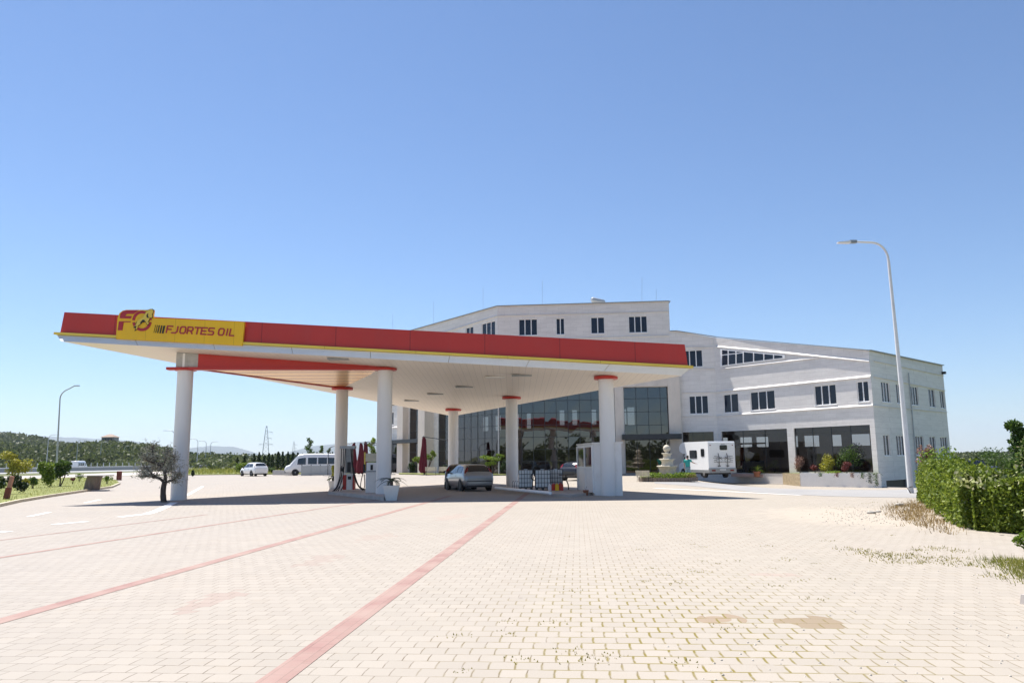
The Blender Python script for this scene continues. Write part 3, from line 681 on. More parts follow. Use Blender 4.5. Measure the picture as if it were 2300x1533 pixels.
for z in (.26,):
    fl.quad(V3(A_, z), V3(B_, z), V3(bB, z), V3(bA, z)); fl.quad(V3(B_, z), V3(E_, z), V3(bE, z), V3(bB, z)); fl.quad(V3(E_, z), V3(F0, z), V3(bF, z), V3(bE, z)); fl.quad(V3(F0, z), V3(G_, z), V3(H_, z), V3(bF, z))
z = ZC+.05; fl.quad(V3(A_, z), V3(B_, z), V3(bB, z), V3(bA, z)); fl.quad(V3(B_, z), V3(E_, z), V3(bE, z), V3(bB, z))
z = gl['S4'][1][3]+.12; fl.quad(V3(E_, z), V3(F1.lerp(F0, .6), z), V3(bF, z), V3(bE, z)); fl.quad(V3(F1.lerp(F0, .6), z), V3(G_, z), V3(H_, z), V3(bF, z))
fl.build('floor', M['interior'], bld)
gd = MB(); t0, t1 = S5.px(1991, 1085)[0], S5.px(2040, 1085)[0]; zt = S5.px(2010, 1077.5)[1]
gd.quad(S5.pt(t0, -2.9, -.19), S5.pt(t1, -2.9, -.19), S5.pt(t1, zt, -.19), S5.pt(t0, zt, -.19)); gd.build('opening_shade', M['black'], bld)  # black sheet painted in for the darkness inside the basement garage opening
# mirrored glazing with its dark mullions
def glaze(sg, h, nx, nz, deep=.15, mw=.05, zs=None, gm='curtain'):
    t0, t1, z0, z1 = h; L = (sg.R(3)-sg.L(3)).length; mt = mw/L/2; g = MB(); f = MB()
    ts = [t0+(t1-t0)*k/nx for k in range(nx+1)]; zz = zs or [z0+(z1-z0)*k/nz for k in range(nz+1)]
    for a, b in zip(ts, ts[1:]):
        for c, d in zip(zz, zz[1:]):
            j = [random.uniform(-.004, .004) for _ in range(4)]
            g.quad(sg.pt(a, c, -deep+j[0]), sg.pt(b, c, -deep+j[1]), sg.pt(b, d, -deep+j[2]), sg.pt(a, d, -deep+j[3]))
    def bar(ta, tb, za, zb_):
        vs = [sg.pt(t, z, -o) for o in (deep-.03, deep+.03) for (t, z) in ((ta, za), (tb, za), (tb, zb_), (ta, zb_))]
        f.add(vs, [(0, 1, 2, 3), (4, 5, 6, 7), (0, 1, 5, 4), (1, 2, 6, 5), (2, 3, 7, 6), (3, 0, 4, 7)])
    for t in ts: bar(max(t-mt, t0), min(t+mt, t1), z0, z1)
    for z in zz: bar(t0, t1, max(z-mw/2, z0)+.002, min(z+mw/2, z1)-.002)
    go = g.build('glazing', M[gm], bld); f.build('mullion', M['dark_metal'], go)
rows = [ZB, 1.45, 2.6, 3.75, 4.9, 6.05, 7.2, ZC]
glaze(S1, gl['S1'][0], 3, 1); glaze(S1, gl['S1'][1], 2, 7, zs=rows); glaze(S1, gl['S1'][2], 9, 7, zs=rows)
glaze(S2, gl['S2'][0], 10, 7, zs=rows); h = gl['S2'][1]; glaze(S2, h, 4, 6, zs=[ZB, 3.5, 4.75, 6.0, 7.25, ZC])
glaze(S3, gl['S3'][0], 3, 1, mw=.03, gm='shopglass'); glaze(S4, gl['S4'][0], 3, 1, mw=.03, gm='shopglass'); glaze(S4, gl['S4'][1], 4, 1, mw=.03, gm='shopglass')
# stone piers beside the glass and the entrance, and two dark porch roofs
def pier(sg, x0, x1, y, z0, z1, proud, m='beige_stone', name='pier'):
    t0, t1 = sg.px(x0, y)[0], sg.px(x1, y)[0]; mb = MB()
    a, b = sg.pt(t0, z0, .003), sg.pt(t1, z0, .003); n = sg.n*proud
    mb.ext([a, b, b+n, a+n], (0, 0, z1-z0)); mb.build(name, M[m], bld)
pier(S2, 1383.5, 1402, 1000, 0, ZC+1.0, .45); pier(S2b, 1504, 1531, 1000, 0, ZC+1.0, .45); pier(S2, 1402.2, 1503.8, 1000, ZC+.02, ZC+1.0, .42)
pier(S1, 904.5, 917, 1000, 0, ZC+.8, .75); pier(S1, 959, 974, 1000, 0, ZC+.8, 1.15)
def porch(sg, x0, x1, y, zlo, zhi, proud, m='dark_metal'):
    t0, t1 = sg.px(x0, y)[0], sg.px(x1, y)[0]; mb = MB(); a, b = sg.pt(t0, zlo, .46), sg.pt(t1, zlo, .46); n = sg.n*proud
    mb.ext([a, b, b+n, a+n], (0, 0, zhi-zlo)); mb.build('porch_roof', M[m], bld)
porch(S2, 1396, 1527, 983, 3.38, 3.85, 1.2); porch(S1, 868, 957, 993, 3.6, 4.0, .6)
# lightning rods, floodlight, downpipe
for u, v0, v1, Y in ((882, 742, 705, 92), (974, 738, 676, 86), (1085, 700, 645, 78), (1218, 690, 630, 75.5), (1442, 680, 623, 75), (1474, 680, 650, 74.5)):
    a, b = at(u, v0, Y), at(u, v1, Y); MB().tube([a, b], .011, 6).build('lightning_rod', M['grey_metal'], bld)
fb = MB(); q = S5.pt(.985, S5.px(2120, 838)[1], .12); fb.obox(q, (.3, .35, .22), .8); fb.build('floodlight', M['black'], bld)
dp = MB(); t = S5.px(2044, 900)[0]; dp.tube([S5.pt(t, ZG-1.2, .08), S5.pt(t, -.3, .08)], .045, 8); dp.build('downpipe', M['galv'], bld)
# solar water heater on the roof
wt = thing('water_heater', 'metal solar water heater cylinder lying on the roof of the tall block', 'water heater', tuple(V3(at(1343, 676, 76), ZT-.3)))
c = at(1343, 675.5, 76); tb = MB(); tb.tube([c+Vector((-.68, -.3, .06)), c+Vector((-.6, -.27, .06)), c+Vector((.6, .27, -.1)), c+Vector((.68, .3, -.1))], [.2, .27, .27, .2], 16); tb.build('tank', M['galv'], wt)
for dx, dy in ((-.5, -.2), (.5, .2)): st = MB(); st.beam((c.x+dx, c.y+dy, ZT-.3), (c.x+dx, c.y+dy, c.z-.1), .06, .06); st.build('leg', M['grey_metal'], wt)

# ================================================================ THE FUEL CANOPY
KX, KY = -.0659, -.0461
def zs_(x, y, d=0.0): return 7.418+KX*x+KY*y+d
NP = Vector((-KX, -KY, 1.0)); PP = Vector((0, 0, 7.418))
def onsof(u, v, d=0.0): return onplane(u, v, PP+Vector((0, 0, d)), NP)
sFL, sFR, sBK = onsof(137, 766), onsof(1533, 843), onsof(1016, 934)
oFL, oFR = onsof(128, 752, .33), onsof(1551, 827, .33); oBK = sBK+((sBK-(oFL+oFR)/2).normalized()*.55); oBK.z = zs_(oBK.x, oBK.y, .33)
can = thing('fuel_canopy', 'big triangular filling station canopy with red and yellow fascia on six white round columns', 'canopy', ((oFL.x+oFR.x+oBK.x)/3, (oFL.y+oFR.y+oBK.y)/3, 0))
up = Vector((0, 0, 1))
mb = MB(); mb.add([sFL, sBK, sFR], [(0, 1, 2)]); mb.build('soffit', M['soffit'], can)
mb = MB(); S_, O_ = [sFL, sFR, sBK], [oFL, oFR, oBK]
for i in range(3):
    j = (i+1) % 3
    for k in range(8):
        a, b = k/8, (k+1)/8 - .0006
        mb.quad(S_[i].lerp(S_[j], a), S_[i].lerp(S_[j], b), O_[i].lerp(O_[j], b), O_[i].lerp(O_[j], a))
mb.build('edge_band', M['white_paint'], can)
cen = (oFL+oFR+oBK)/3
def inset(p, k): d = (p-cen); d.z = 0; q = p-d.normalized()*k; q.z = zs_(q.x, q.y); return q
def ring(o, ka, kb, h0, h1, name, m, nseg=1):
    mb = MB()
    for i in range(3):
        j = (i+1) % 3
        for k in range(nseg):
            a, b = k/nseg, (k+1)/nseg-(.0006 if nseg > 1 else 0)
            f = lambda P, kk, h, t, Q: (lambda q: Vector((q.x, q.y, zs_(q.x, q.y, h))))(inset(P, kk).lerp(inset(Q, kk), t))
            A0, A1 = f(O_[i], ka, h0, a, O_[j]), f(O_[i], ka, h0, b, O_[j]); B0, B1 = f(O_[i], kb, h1, a, O_[j]), f(O_[i], kb, h1, b, O_[j])
            mb.quad(A0, A1, B1, B0)
    return mb
def tri(k, h, mb):
    P = [Vector((q.x, q.y, zs_(q.x, q.y, h))) for q in (inset(p, k) for p in O_)]; mb.add(P, [(0, 1, 2)]); return mb
mb = ring(O_, -.14, -.14, .34, .45, '', None, 7); tri(-.14, .34, mb); tri(-.14, .45, mb); mb.build('trim', M['gold_trim'], can)
FH = 1.43
mb = ring(O_, .12, .22, .45, FH, '', None, 1); tri(.22, FH, mb); mb.build('fascia', M['red_fascia'], can)
# columns with red capitals
Lc = gnd(401, 1122); Mc = gnd(861, 1108, .15); Rc = at(1365, 1000, 35.9); c115 = at(1150, 1000, 45.4); c101 = at(1018, 1000, 53.9)
ZBm = at(414, 826, Lc.y).z
c77 = onsof(769, 869); Z77 = zs_(c77.x, c77.y)
CR = .355
def column(c, zb, ztop, capz, crad=.56, capb=0.13):
    mb = MB(); mb.cyl((c.x, c.y), CR, zb, ztop, 40); o = mb.build('column', M['column'], can)
    k = MB(); k.lathe([(CR, capz-capb), (crad-.03, capz-capb), (crad, capz-capb+.02), (crad, capz-.02), (crad-.02, capz), (CR, capz)], (c.x, c.y, 0), 40); k.build('capital', M['red_cap'], o)
column(Lc, 0, zs_(Lc.x, Lc.y)-.01, ZBm-.02, .5, .12); column(Mc, 0, zs_(Mc.x, Mc.y)-.01, ZBm-.002, .56, .12); column(c77, 0, Z77-.01, Z77-.03, .62, .14)
for c in (Rc, c115, c101): column(c, 0, zs_(c.x, c.y)+.1, zs_(c.x, c.y)+.015, .56, .15)
# red beams round the gold ceiling panel
def wedge(a, b, th, name, m, zb=0.0):
    d = (b-a); d.z = 0; d.normalize(); n = Vector((d.y, -d.x, 0))*th/2; mb = MB(); P = []
    for p, z0 in ((a, ZBm), (b, zb or ZBm)):
        zt = max(zs_(p.x, p.y)-.005, z0+.03)
        for s_ in (-1, 1): q = p+n*s_; P.append((V3(q, z0), V3(q, zt)))
    (a0, a1), (b0, b1), (c0, c1), (d0, d1) = P
    mb.add([a0, b0, d0, c0, a1, b1, d1, c1], [(3, 2, 1, 0), (4, 5, 6, 7), (0, 1, 5, 4), (1, 2, 6, 5), (2, 3, 7, 6), (3, 0, 4, 7)])
    mb.build(name, M[m], can)
dLM = V3(Mc-Lc, 0).normalized(); fn = Vector((dLM.y, -dLM.x, 0))
wedge(Lc+dLM*.66+fn*.2, Mc+fn*.2, .34, 'beam', 'red_cap'); wedge(Lc-dLM*.34+fn*.2, Lc+dLM*.665+fn*.2, .30, 'beam_end', 'concrete')
wedge(Lc+Vector((.1, .45, 0)), c77+Vector((0, .1, 0)), .2, 'beam', 'red_cap', Z77-.10)
mb = MB(); a, b = Lc-dLM*.75+fn*.2, Mc+dLM*.3+fn*.2; mb.beam(V3(a, ZBm-.065), V3(b, ZBm-.065), .46, .12); mb.build('beam_flange', M['red_cap'], can)
mb = MB(); P = [V3(Lc+dLM*.2, ZBm+.03), V3(Mc, ZBm+.03), V3(c77, Z77-.04)]; mb.add(P, [(0, 2, 1)]); mb.build('ceiling_panel', M['gold'], can)
# soffit lights
for u, v in ((978, 884), (925, 899), (1043, 868), (1112, 846), (1172, 842), (760, 805), (870, 909)):
    q = onsof(u, v); mb = MB(); mb.obox(q-Vector((0, 0, .02)), (.95, .45, .05), .03); mb.build('light_fitting', M['grey_metal'] if u != 1112 else M['white_paint'], can)

# the sign board on the fascia with its lettering
nF = (oFR-oFL).cross(up).normalized(); nF = nF if nF.y < 0 else -nF
ddir = (oFR-oFL).normalized(); udir = (up-ddir*up.dot(ddir)).normalized()
SP = oFL+nF*.12
def sp(u, v, off=0.0): return onplane(u, v, SP+nF*off, nF)
board = MB()
bpoly = [(260, 760.5), (264, 714), (268, 703), (275, 697.5), (283, 695.5), (332, 695.5), (338, 693), (345, 695), (343, 713.5), (549, 722.5), (544, 775.5)]
board.ext([sp(*p) for p in bpoly], -nF*.14); bo = board.build('sign_board', M['yellow'], can)
def decal(name, polys, m, off, th=.02):
    mb = MB()
    for poly in polys: mb.ext([sp(u, v, off) for u, v in poly], nF*th)
    return mb.build(name, M[m], bo)
def rib(pts, wd):                                # stroke as a ribbon of quads, in sign pixels
    out = []
    for (a, b) in zip(pts, pts[1:]):
        dx, dy = b[0]-a[0], b[1]-a[1]; l = math.hypot(dx, dy); nx, ny = -dy/l*wd/2, dx/l*wd/2; ex, ey = dx/l*wd*.35, dy/l*wd*.35
        out.append([(a[0]-ex+nx, a[1]-ey+ny), (b[0]+ex+nx, b[1]+ey+ny), (b[0]+ex-nx, b[1]+ey-ny), (a[0]-ex-nx, a[1]-ey-ny)])
    return out
GL = {'F': [[(0, 0), (0, 1), (.95, 1)], [(0, .5), (.75, .5)]], 'J': [[(-.15, 0), (.55, 0), (.8, .2), (.8, 1)]],
      'O': [[(.2, 0), (.75, 0), (.95, .2), (.95, .8), (.75, 1), (.2, 1), (0, .8), (0, .2), (.2, 0)]],
      'R': [[(0, 0), (0, 1), (.75, 1), (.93, .85), (.93, .6), (.8, .45), (0, .45)], [(.55, .45), (.93, 0)]], 'T': [[(-.05, 1), (.95, 1)], [(.45, 0), (.45, 1)]],
      'E': [[(.95, 0), (0, 0), (0, 1), (.95, 1)], [(0, .5), (.8, .5)]], 'S': [[(0, 0), (.8, 0), (.95, .15), (.95, .4), (.8, .5), (.15, .5), (0, .6), (0, .85), (.15, 1), (.95, 1)]],
      'I': [[(.2, 0), (.2, 1)]], 'L': [[(0, 1), (0, 0), (.8, 0)]]}
def word(txt, x, y, wd, hgt, adv, slope, shear, sw, advs={}):
    polys = []
    for ch in txt:
        if ch != ' ':
            for st_ in GL[ch]: polys += rib([(x+a*wd+b*hgt*shear, y+(a*wd+b*hgt*shear)*slope+(x-373)*slope-b*hgt) for a, b in st_], sw)
        x += advs.get(ch, adv)
    return polys
LX = {' ': 6.5, 'I': 9.0, 'F': 13.6, 'T': 14.8, 'E': 15.8}; x_ = 373.5
for ch in 'FJORTES OIL':
    if ch != ' ':
        lm = MB()
        for i, p_ in enumerate(word(ch, x_, 746.5+(x_-373.5)*.0, 12.2, 14.5, 16.2, .048, .22, 3.0)): lm.ext([sp(u, v, .004) for u, v in p_], nF*(.02+.0011*(i % 5)))
        lm.build('letter', M['sign_red'], bo)
    x_ += LX.get(ch, 16.4)
decal('stripe_emblem', [[(x+3.9, 729.5+k*.4), (x+3.9+wd, 729.7+k*.4), (x+wd, 747+k*.4), (x, 746.8+k*.4)] for k, (x, wd) in enumerate(((345.4, .6), (349.2, 1.1), (353.2, 2.0), (358.3, 2.7), (363.6, 3.6)))], 'black', .004)
decal('initial_letter', [[(269.5, 713), (271, 704), (276, 699), (284, 696.8), (312, 696.5), (300, 705), (285, 705), (281, 709.5), (296, 709.5), (294, 715.5), (269, 714.5)], [(267.5, 721.5), (294, 721.5), (293, 723.5), (278, 723.5), (275, 741.5), (264.8, 741.5)]], 'sign_red', .004)
cx, cy, r0, r1 = 319, 720.5, 16.0, 21.8
def arcq(a0, a1, n=16):
    out = []
    for k in range(n):
        t0, t1 = a0+(a1-a0)*k/n, a0+(a1-a0)*(k+1)/n
        out.append([(cx+r0*math.cos(t0), cy-r0*math.sin(t0)*1.05), (cx+r1*math.cos(t0), cy-r1*math.sin(t0)*1.05), (cx+r1*math.cos(t1), cy-r1*math.sin(t1)*1.05), (cx+r0*math.cos(t1), cy-r0*math.sin(t1)*1.05)])
    return out
decal('ring_emblem', arcq(R(4), R(176)), 'sign_red', .004); decal('ring_emblem', arcq(R(190), R(352)), 'sign_red', .004)
horse = [(302, 733), (306, 728), (309, 721), (315, 716), (321, 713), (325, 706), (329, 700), (335, 696.5), (341, 694), (344, 696), (343.5, 702), (341, 705), (342.5, 710), (340, 714), (336.5, 712), (335.5, 717), (332, 722), (335, 726), (331.5, 728.5), (327, 721.5), (321, 722), (316, 727), (310, 731), (309, 737), (305, 740), (306.5, 733.5)]
decal('horse_emblem', [[(u+(u-322)*.10-.6, v+(v-716)*.10+1.2) for u, v in horse]], 'black', .026); decal('horse_emblem', [horse], 'gold_trim', .05)
[decal('horse_emblem', [q_], 'black', .075) for q_ in ([(315, 724), (321, 717.5), (324, 718.5), (326, 721), (320, 722.5), (316, 727)], [(329, 708), (333, 703), (332, 709), (335, 714), (330, 713)], [(303, 735), (306, 730), (305.5, 734)])]

# ================================================================ UNDER THE CANOPY
def up_(u, v, Y): return at(u, v, Y)
island = MB()
ip = [gnd(u, v, .15) for u, v in ((737, 1103), (790, 1108), (862, 1116), (882, 1112), (880, 1104), (820, 1098), (770, 1093), (742, 1094))]
island.ext([V3(p, 0.004) for p in ip], (0, 0, .146)); tag(island.build('pump_island', M['concrete']), 'low concrete island under the two fuel pumps', 'kerbed island')
island = MB()
ip = [gnd(u, v, .12) for u, v in ((1112, 1093.5), (1238, 1108), (1285, 1110), (1336, 1104), (1300, 1094), (1160, 1088))]
island.ext([V3(p, 0.004) for p in ip], (0, 0, .116)); tag(island.build('kerb_island', M['footpath']), 'low pale island carrying the caged tanks beside the cabin', 'kerbed island')

# cabin: white block with a glazed white partition on its left side
K1, K2 = gnd(1336, 1112), gnd(1399, 1113); kd = Vector((-.42, 4.1, 0)); kz = 2.37
kio = thing('cabin', 'white plastered cabin with two dark panes on its side, built round the right front column', 'cabin', tuple(K1.lerp(K2, .5)))
mb = MB(); n4 = kd.normalized()
mb.ext([K1, K2, K2+kd, K1+kd], (0, 0, kz)); mb.build('wall', mat('plaster', (.84, .81, .77), .6, var=.04, scale=1.2, dirt=((.5, .44, .36), .3)), kio)
mb = MB(); mb.ext([V3(K1+Vector((-.06, -.06, 0)), kz), V3(K2+Vector((.06, -.06, 0)), kz), V3(K2+kd, kz), V3(K1+kd+Vector((-.06, 0, 0)), kz)], (0, 0, .06)); mb.build('roof', M['white_paint'], kio)
sn = Vector((-n4.y, n4.x, 0)); L = kd.length
fr, gp, pn = MB(), MB(), MB()
def sidept(t, z, o): q = K1+kd*t+sn*o; return Vector((q.x, q.y, z))
def sbar(mb, ta, tb, za, zb_, o0, o1):
    vs = [sidept(t, z, o) for o in (o0, o1) for t, z in ((ta, za), (tb, za), (tb, zb_), (ta, zb_))]
    mb.add(vs, [(3, 2, 1, 0), (4, 5, 6, 7), (0, 1, 5, 4), (1, 2, 6, 5), (2, 3, 7, 6), (3, 0, 4, 7)])
for t in (.02, .47, .94): sbar(fr, t, t+.045, .12, kz-.06, .003, .07)
for z in (.12, 1.22, kz-.14): sbar(fr, .065, .94, z, z+.08, .003, .06)
fr.build('window_frame', M['pvc'], kio)
for a, b in ((.067, .468), (.517, .938)):
    g = MB(); sbar(g, a, b, 1.302, kz-.142, .004, .03); g.build('pane', M['window_glass'], kio)
    g = MB(); sbar(g, a, b, .202, 1.218, .004, .035); g.build('panel', M['pvc'], kio)

# fuel pumps
d1 = up_(783, 1098, 40.8)
p1 = thing('fuel_pump', 'tall grey multi-hose fuel pump with dark screen, orange flanks and a wide head', 'fuel pump', (d1.x, d1.y, .15))
s = 1/1725*40.8
def pbox(parent, mname, name, c, u0, u1, v0, v1, dep, yo=0.0, ref=None):
    a, b = at((u0), (v1), c.y+yo), at((u1), (v0), c.y+yo); mb = MB(); mb.box(a.x, c.y+yo, a.z, b.x, c.y+yo+dep, b.z); return mb.build(name, M[mname], parent)
pbox(p1, 'grey_metal', 'tower', d1, 775.5, 790, 1007, 1062, .42); pbox(p1, 'galv', 'head', d1, 763, 796, 1000.5, 1007.5, .52, -.05)
pbox(p1, 'black', 'display', d1, 779.5, 787.5, 1037, 1060, .05, -.055); pbox(p1, 'white_paint', 'cabinet', d1, 777.8, 791.8, 1062.5, 1099, .42)
pbox(p1, 'black', 'card_reader', d1, 781, 788.5, 1069, 1076, .04, -.045)
pbox(p1, 'red_cap', 'side_panel', d1, 769.5, 777.5, 1066, 1099, .42); pbox(p1, 'red_cap', 'side_panel', d1, 792, 795.5, 1066, 1099, .42)
def hose(parent, pts, c, yo, r=.022): MB().tube(spl([up_(u, v, c.y+yo) for u, v in pts]), r, 6).build('hose', M['rubber'], parent)
def spl(P, k=5):
    P = [Vector(p) for p in P]; out = []
    for i in range(len(P)-1):
        a, b, c, d = P[max(i-1, 0)], P[i], P[i+1], P[min(i+2, len(P)-1)]
        for j in range(k):
            t = j/k; out.append(.5*((2*b)+(c-a)*t+(2*a-5*b+4*c-d)*t*t+(3*b-a-3*c+d)*t**3))
    return out+[P[-1]]
hose(p1, [(767, 1007), (766, 1040), (763, 1070), (756, 1092), (748, 1103), (756, 1106), (764, 1090), (768, 1060)], d1, -.2)
hose(p1, [(772, 1007), (771, 1040), (765, 1072), (757, 1095), (743, 1104.5), (752, 1101), (763, 1078), (770, 1052)], d1, -.28)
hose(p1, [(776, 1007), (773, 1050), (766, 1085), (752, 1106), (762, 1106), (772, 1088)], d1, -.1)
hose(p1, [(788, 1007), (790, 1035), (794, 1065), (803, 1088), (816, 1098), (812, 1098), (800, 1080), (794, 1056)], d1, -.2)
hose(p1, [(791, 1007), (792, 1040), (798, 1075), (808, 1095), (822, 1099), (806, 1090), (796, 1062)], d1, -.05)
for u, v in ((766, 1052), (770.5, 1054), (794, 1056)):
    q = up_(u, v, d1.y-.22); mb = MB(); mb.tube([q+Vector((0, 0, .16)), q, q+Vector((.05, 0, -.14))], [.03, .05, .03], 8); mb.build('nozzle', M['black'], p1)
d2 = up_(833, 1104, 38.0)
p2 = thing('fuel_pump', 'white fuel pump with fluted header half hidden behind a white column', 'fuel pump', (d2.x, d2.y, .15))
pbox(p2, 'white_paint', 'cabinet', d2, 820.5, 846, 1059, 1106, .55); pbox(p2, 'pvc', 'head_unit', d2, 823, 846, 1038, 1057, .5, .02); pbox(p2, 'wood', 'header', d2, 821, 847, 1017.5, 1036, .5, .0)
pbox(p2, 'grey_metal', 'shelf', d2, 820, 847, 1056.6, 1059.2, .62, -.05); pbox(p2, 'black', 'display', d2, 832, 837.5, 1043, 1055, .04, -.02); pbox(p2, 'black', 'nozzle_holder', d2, 815.5, 820.3, 1042, 1062, .3, .05)
hose(p2, [(817, 1056), (812, 1075), (810, 1092), (815, 1099), (819, 1090), (818, 1064)], d2, .1)
mb = MB(); mb.tube([up_(819.5, 1015, d2.y+.1), up_(819.5, 1058, d2.y+.1)], .035, 8); mb.build('hose_mast', M['gold_trim'], p2)

# planters with young palms
def palm_crown(n, ln, wd, droop, m='lf_palm', leaf=.02, step=34):
    mb = MB()
    for k in range(n):
        a = 2*math.pi*k/n+random.uniform(-.3, .3); el = random.uniform(.35, 1.05); L_ = ln*random.uniform(.8, 1.1); P = []
        for j in range(9):
            t = j/8; rr = L_*t*math.cos(el*(1-.35*t)); zz = L_*t*math.sin(el)-droop*L_*t*t; P.append(Vector((rr*math.cos(a), rr*math.sin(a), zz)))
        mb.tube(P, [.012-.009*j/8 for j in range(9)], 4, False)
        for j in range(step):
            t = .12+.86*j/step; i = min(int(t*8), 7); f = t*8-i; q = P[i].lerp(P[i+1], f); d = (P[i+1]-P[i]).normalized(); sd = d.cross(up).normalized()
            w_ = wd*(math.sin(math.pi*min(1, t*.9+.08)))**.6
            for sgn in (-1, 1):
                e = q+sd*sgn*w_+d*w_*.5+up*w_*.15; mb.add([q, q+d*leaf, e], [(0, 1, 2)])
    return mb
def planter(px, py, top, height, label, z=0.0, rz=.12, ln=.8, taper=1.45, ptname='white_paint'):
    c = gnd(px, py, z); t = thing('potted_palm', label, 'potted plant', (c.x, c.y, z))
    mb = MB(); b = top/taper; mb.obox((c.x, c.y, z+height/2), (b, b, height), rz, taper=taper); mb.obox((c.x, c.y, z+height+.025), (top*1.04, top*1.04, .05), rz); mb.build('pot', M[ptname], t)
    s_ = MB(); s_.cyl((c.x, c.y), .07, z+height+.05, z+height+.22, 10); s_.build('stem', M['bark'], t)
    mb = palm_crown(11, ln, .13, .75); mb.v = [(x+c.x, y+c.y, z_+z+height+.2) for x, y, z_ in mb.v]; mb.build('fronds', M['lf_palm'], t)
planter(879, 1123, .66, .58, 'low palm in a tapered white square pot in front of the column'); planter(748, 1101, .5, .5, 'small palm in a white pot left of the tall fuel pump', ln=.5)

# caged tanks, cans, pipe, post, flower pot
def ibc(px, wd, dep, Y, label, hgt=1.02):
    c = at(px, 1100, Y); z = .124; t = thing('caged_tank', label, 'liquid tank', (c.x, c.y, z), 'caged plastic tanks beside the cabin')
    mb = MB(); mb.box(c.x-wd/2, c.y-dep/2, z+.14, c.x+wd/2, c.y+dep/2, z+hgt-.03); mb.cyl((c.x, c.y), .1, z+hgt-.03, z+hgt+.03, 14); mb.build('bottle', M['ibc'], t)
    pl = MB(); [pl.box(c.x+k*wd/2-.06, c.y-dep/2, z, c.x+k*wd/2+.06, c.y+dep/2, z+.1) for k in (-.86, 0, .86)]; pl.box(c.x-wd/2, c.y-dep/2, z+.1, c.x+wd/2, c.y+dep/2, z+.135); pl.build('pallet', M['dark_metal'], t)
    cg = MB(); o = .02
    for k in range(6):
        x = c.x-wd/2-o+(wd+2*o)*k/5
        for y in (c.y-dep/2-o, c.y+dep/2+o): cg.tube([(x, y, z+.1), (x, y, z+hgt)], .011, 5)
        y = c.y-dep/2-o+(dep+2*o)*k/5
        for x in (c.x-wd/2-o, c.x+wd/2+o): cg.tube([(x, y, z+.1), (x, y, z+hgt)], .011, 5)
    for j in range(5):
        zz = z+.16+(hgt-.16)*j/4; q = [(c.x-wd/2-o, c.y-dep/2-o, zz), (c.x+wd/2+o, c.y-dep/2-o, zz), (c.x+wd/2+o, c.y+dep/2+o, zz), (c.x-wd/2-o, c.y+dep/2+o, zz)]
        for a, b in zip(q, q[1:]+q[:1]): cg.tube([a, b], .012, 5)
    cg.build('cage', M['dark_metal'], t)
ibc(1181, .68, .95, 40.6, 'white caged liquid tank next to the slender back column'); ibc(1219, .72, .95, 40.2, 'middle white caged liquid tank behind the white pipe'); ibc(1248.5, .64, .95, 41.2, 'white caged liquid tank nearest the cabin, behind red cans')
def can_(px, py, w_, h, m, label, Y):
    c = at(px, py, Y); mb = MB(); z = .122; mb.obox((c.x, c.y, z+h*.42), (w_, .16, h*.84), .1); mb.obox((c.x, c.y, z+h*.88), (w_*.7, .13, h*.08), .1)
    mb.tube([(c.x-w_*.25, c.y, z+h*.9), (c.x-w_*.2, c.y, z+h), (c.x+w_*.2, c.y, z+h), (c.x+w_*.25, c.y, z+h*.9)], .018, 6); tag(mb.build('jerry_can', M[m], loc=(c.x, c.y, z)), label, 'fuel can', 'small cans in front of the caged tanks')
can_(1243.5, 1097, .2, .34, 'red_cap', 'red can on the left of the yellow can', 39.4); can_(1251, 1097, .17, .34, 'yellow', 'yellow can between two red cans', 39.2); can_(1259.5, 1097, .24, .36, 'red_cap', 'wide red can on the right of the yellow can', 39.3); can_(1234.5, 1097, .16, .3, 'pvc', 'small white can left of the red can', 39.5)
mb = MB(); a, b = gnd(1113, 1095, .2), gnd(1236, 1106.5, .2); mb.tube([a, b], .075, 12); tag(mb.build('pipe', M['pvc'], loc=(a.x, a.y, .12)), 'long white pipe lying along the kerb in front of the tanks', 'pipe')
mb = MB(); a, b = gnd(1224, 1108, .06), gnd(1240, 1110, .06); mb.tube([a, b], .06, 10); tag(mb.build('pipe', M['rubber'], loc=(a.x, a.y, 0)), 'short black pipe on the ground at the end of the white pipe', 'pipe')
mb = MB(); q = at(1277, 1097, 40.0); mb.tube(spl([(q.x, q.y, .12), (q.x-.02, q.y, .4), (q.x-.1, q.y, .62), (q.x-.12, q.y, .85)]), .03, 8); mb.obox((q.x-.1, q.y, .88), (.75, .45, .04), .05); tag(mb.build('small_table', M['bark'], loc=(q.x, q.y, .12)), 'little dark table on one leg between the tanks and the cabin', 'table')
q = gnd(1316, 1112); fpot = thing('flower_pot', 'round terracotta pot with a dry twig on the paving by the cabin', 'flower pot', tuple(q))
mb = MB(); mb.lathe([(.085, 0), (.13, .2), (.14, .2), (.14, .25), (.115, .25), (.1, .2)], q, 20); mb.cyl((q.x, q.y), .1, .15, .2, 14); mb.build('pot', M['terracotta'], fpot)
mb = MB(); mb.tube([q+up*.18, q+Vector((.02, 0, .34)), q+Vector((.06, 0, .42))], .006, 5); mb.tube([q+up*.2, q+Vector((-.05, 0, .36))], .005, 5); mb.build('twig', M['bark'], fpot)
q = at(1200, 1098, 40.7); rl = thing('hose_reel', 'black hose reel on a stand between the caged tanks', 'hose reel', (q.x, q.y, .124))
mb = MB(); [mb.tube([(q.x+dx, q.y-.6, .124), (q.x, q.y-.6, .95)], .018, 6) for dx in (-.16, .16)]; mb.tube([(q.x, q.y-.75, .95), (q.x, q.y-.4, .95)], .02, 6); mb.build('stand', M['dark_metal'], rl)
mb = MB(); mb.tube([Vector((q.x+.17*math.cos(a)*(1+.03*math.sin(a*7)), q.y-.58+.012*a-.1, .80+.19*math.sin(a))) for a in np.linspace(0, 6*math.pi, 60)], .02, 6); mb.build('hose', M['rubber'], rl)
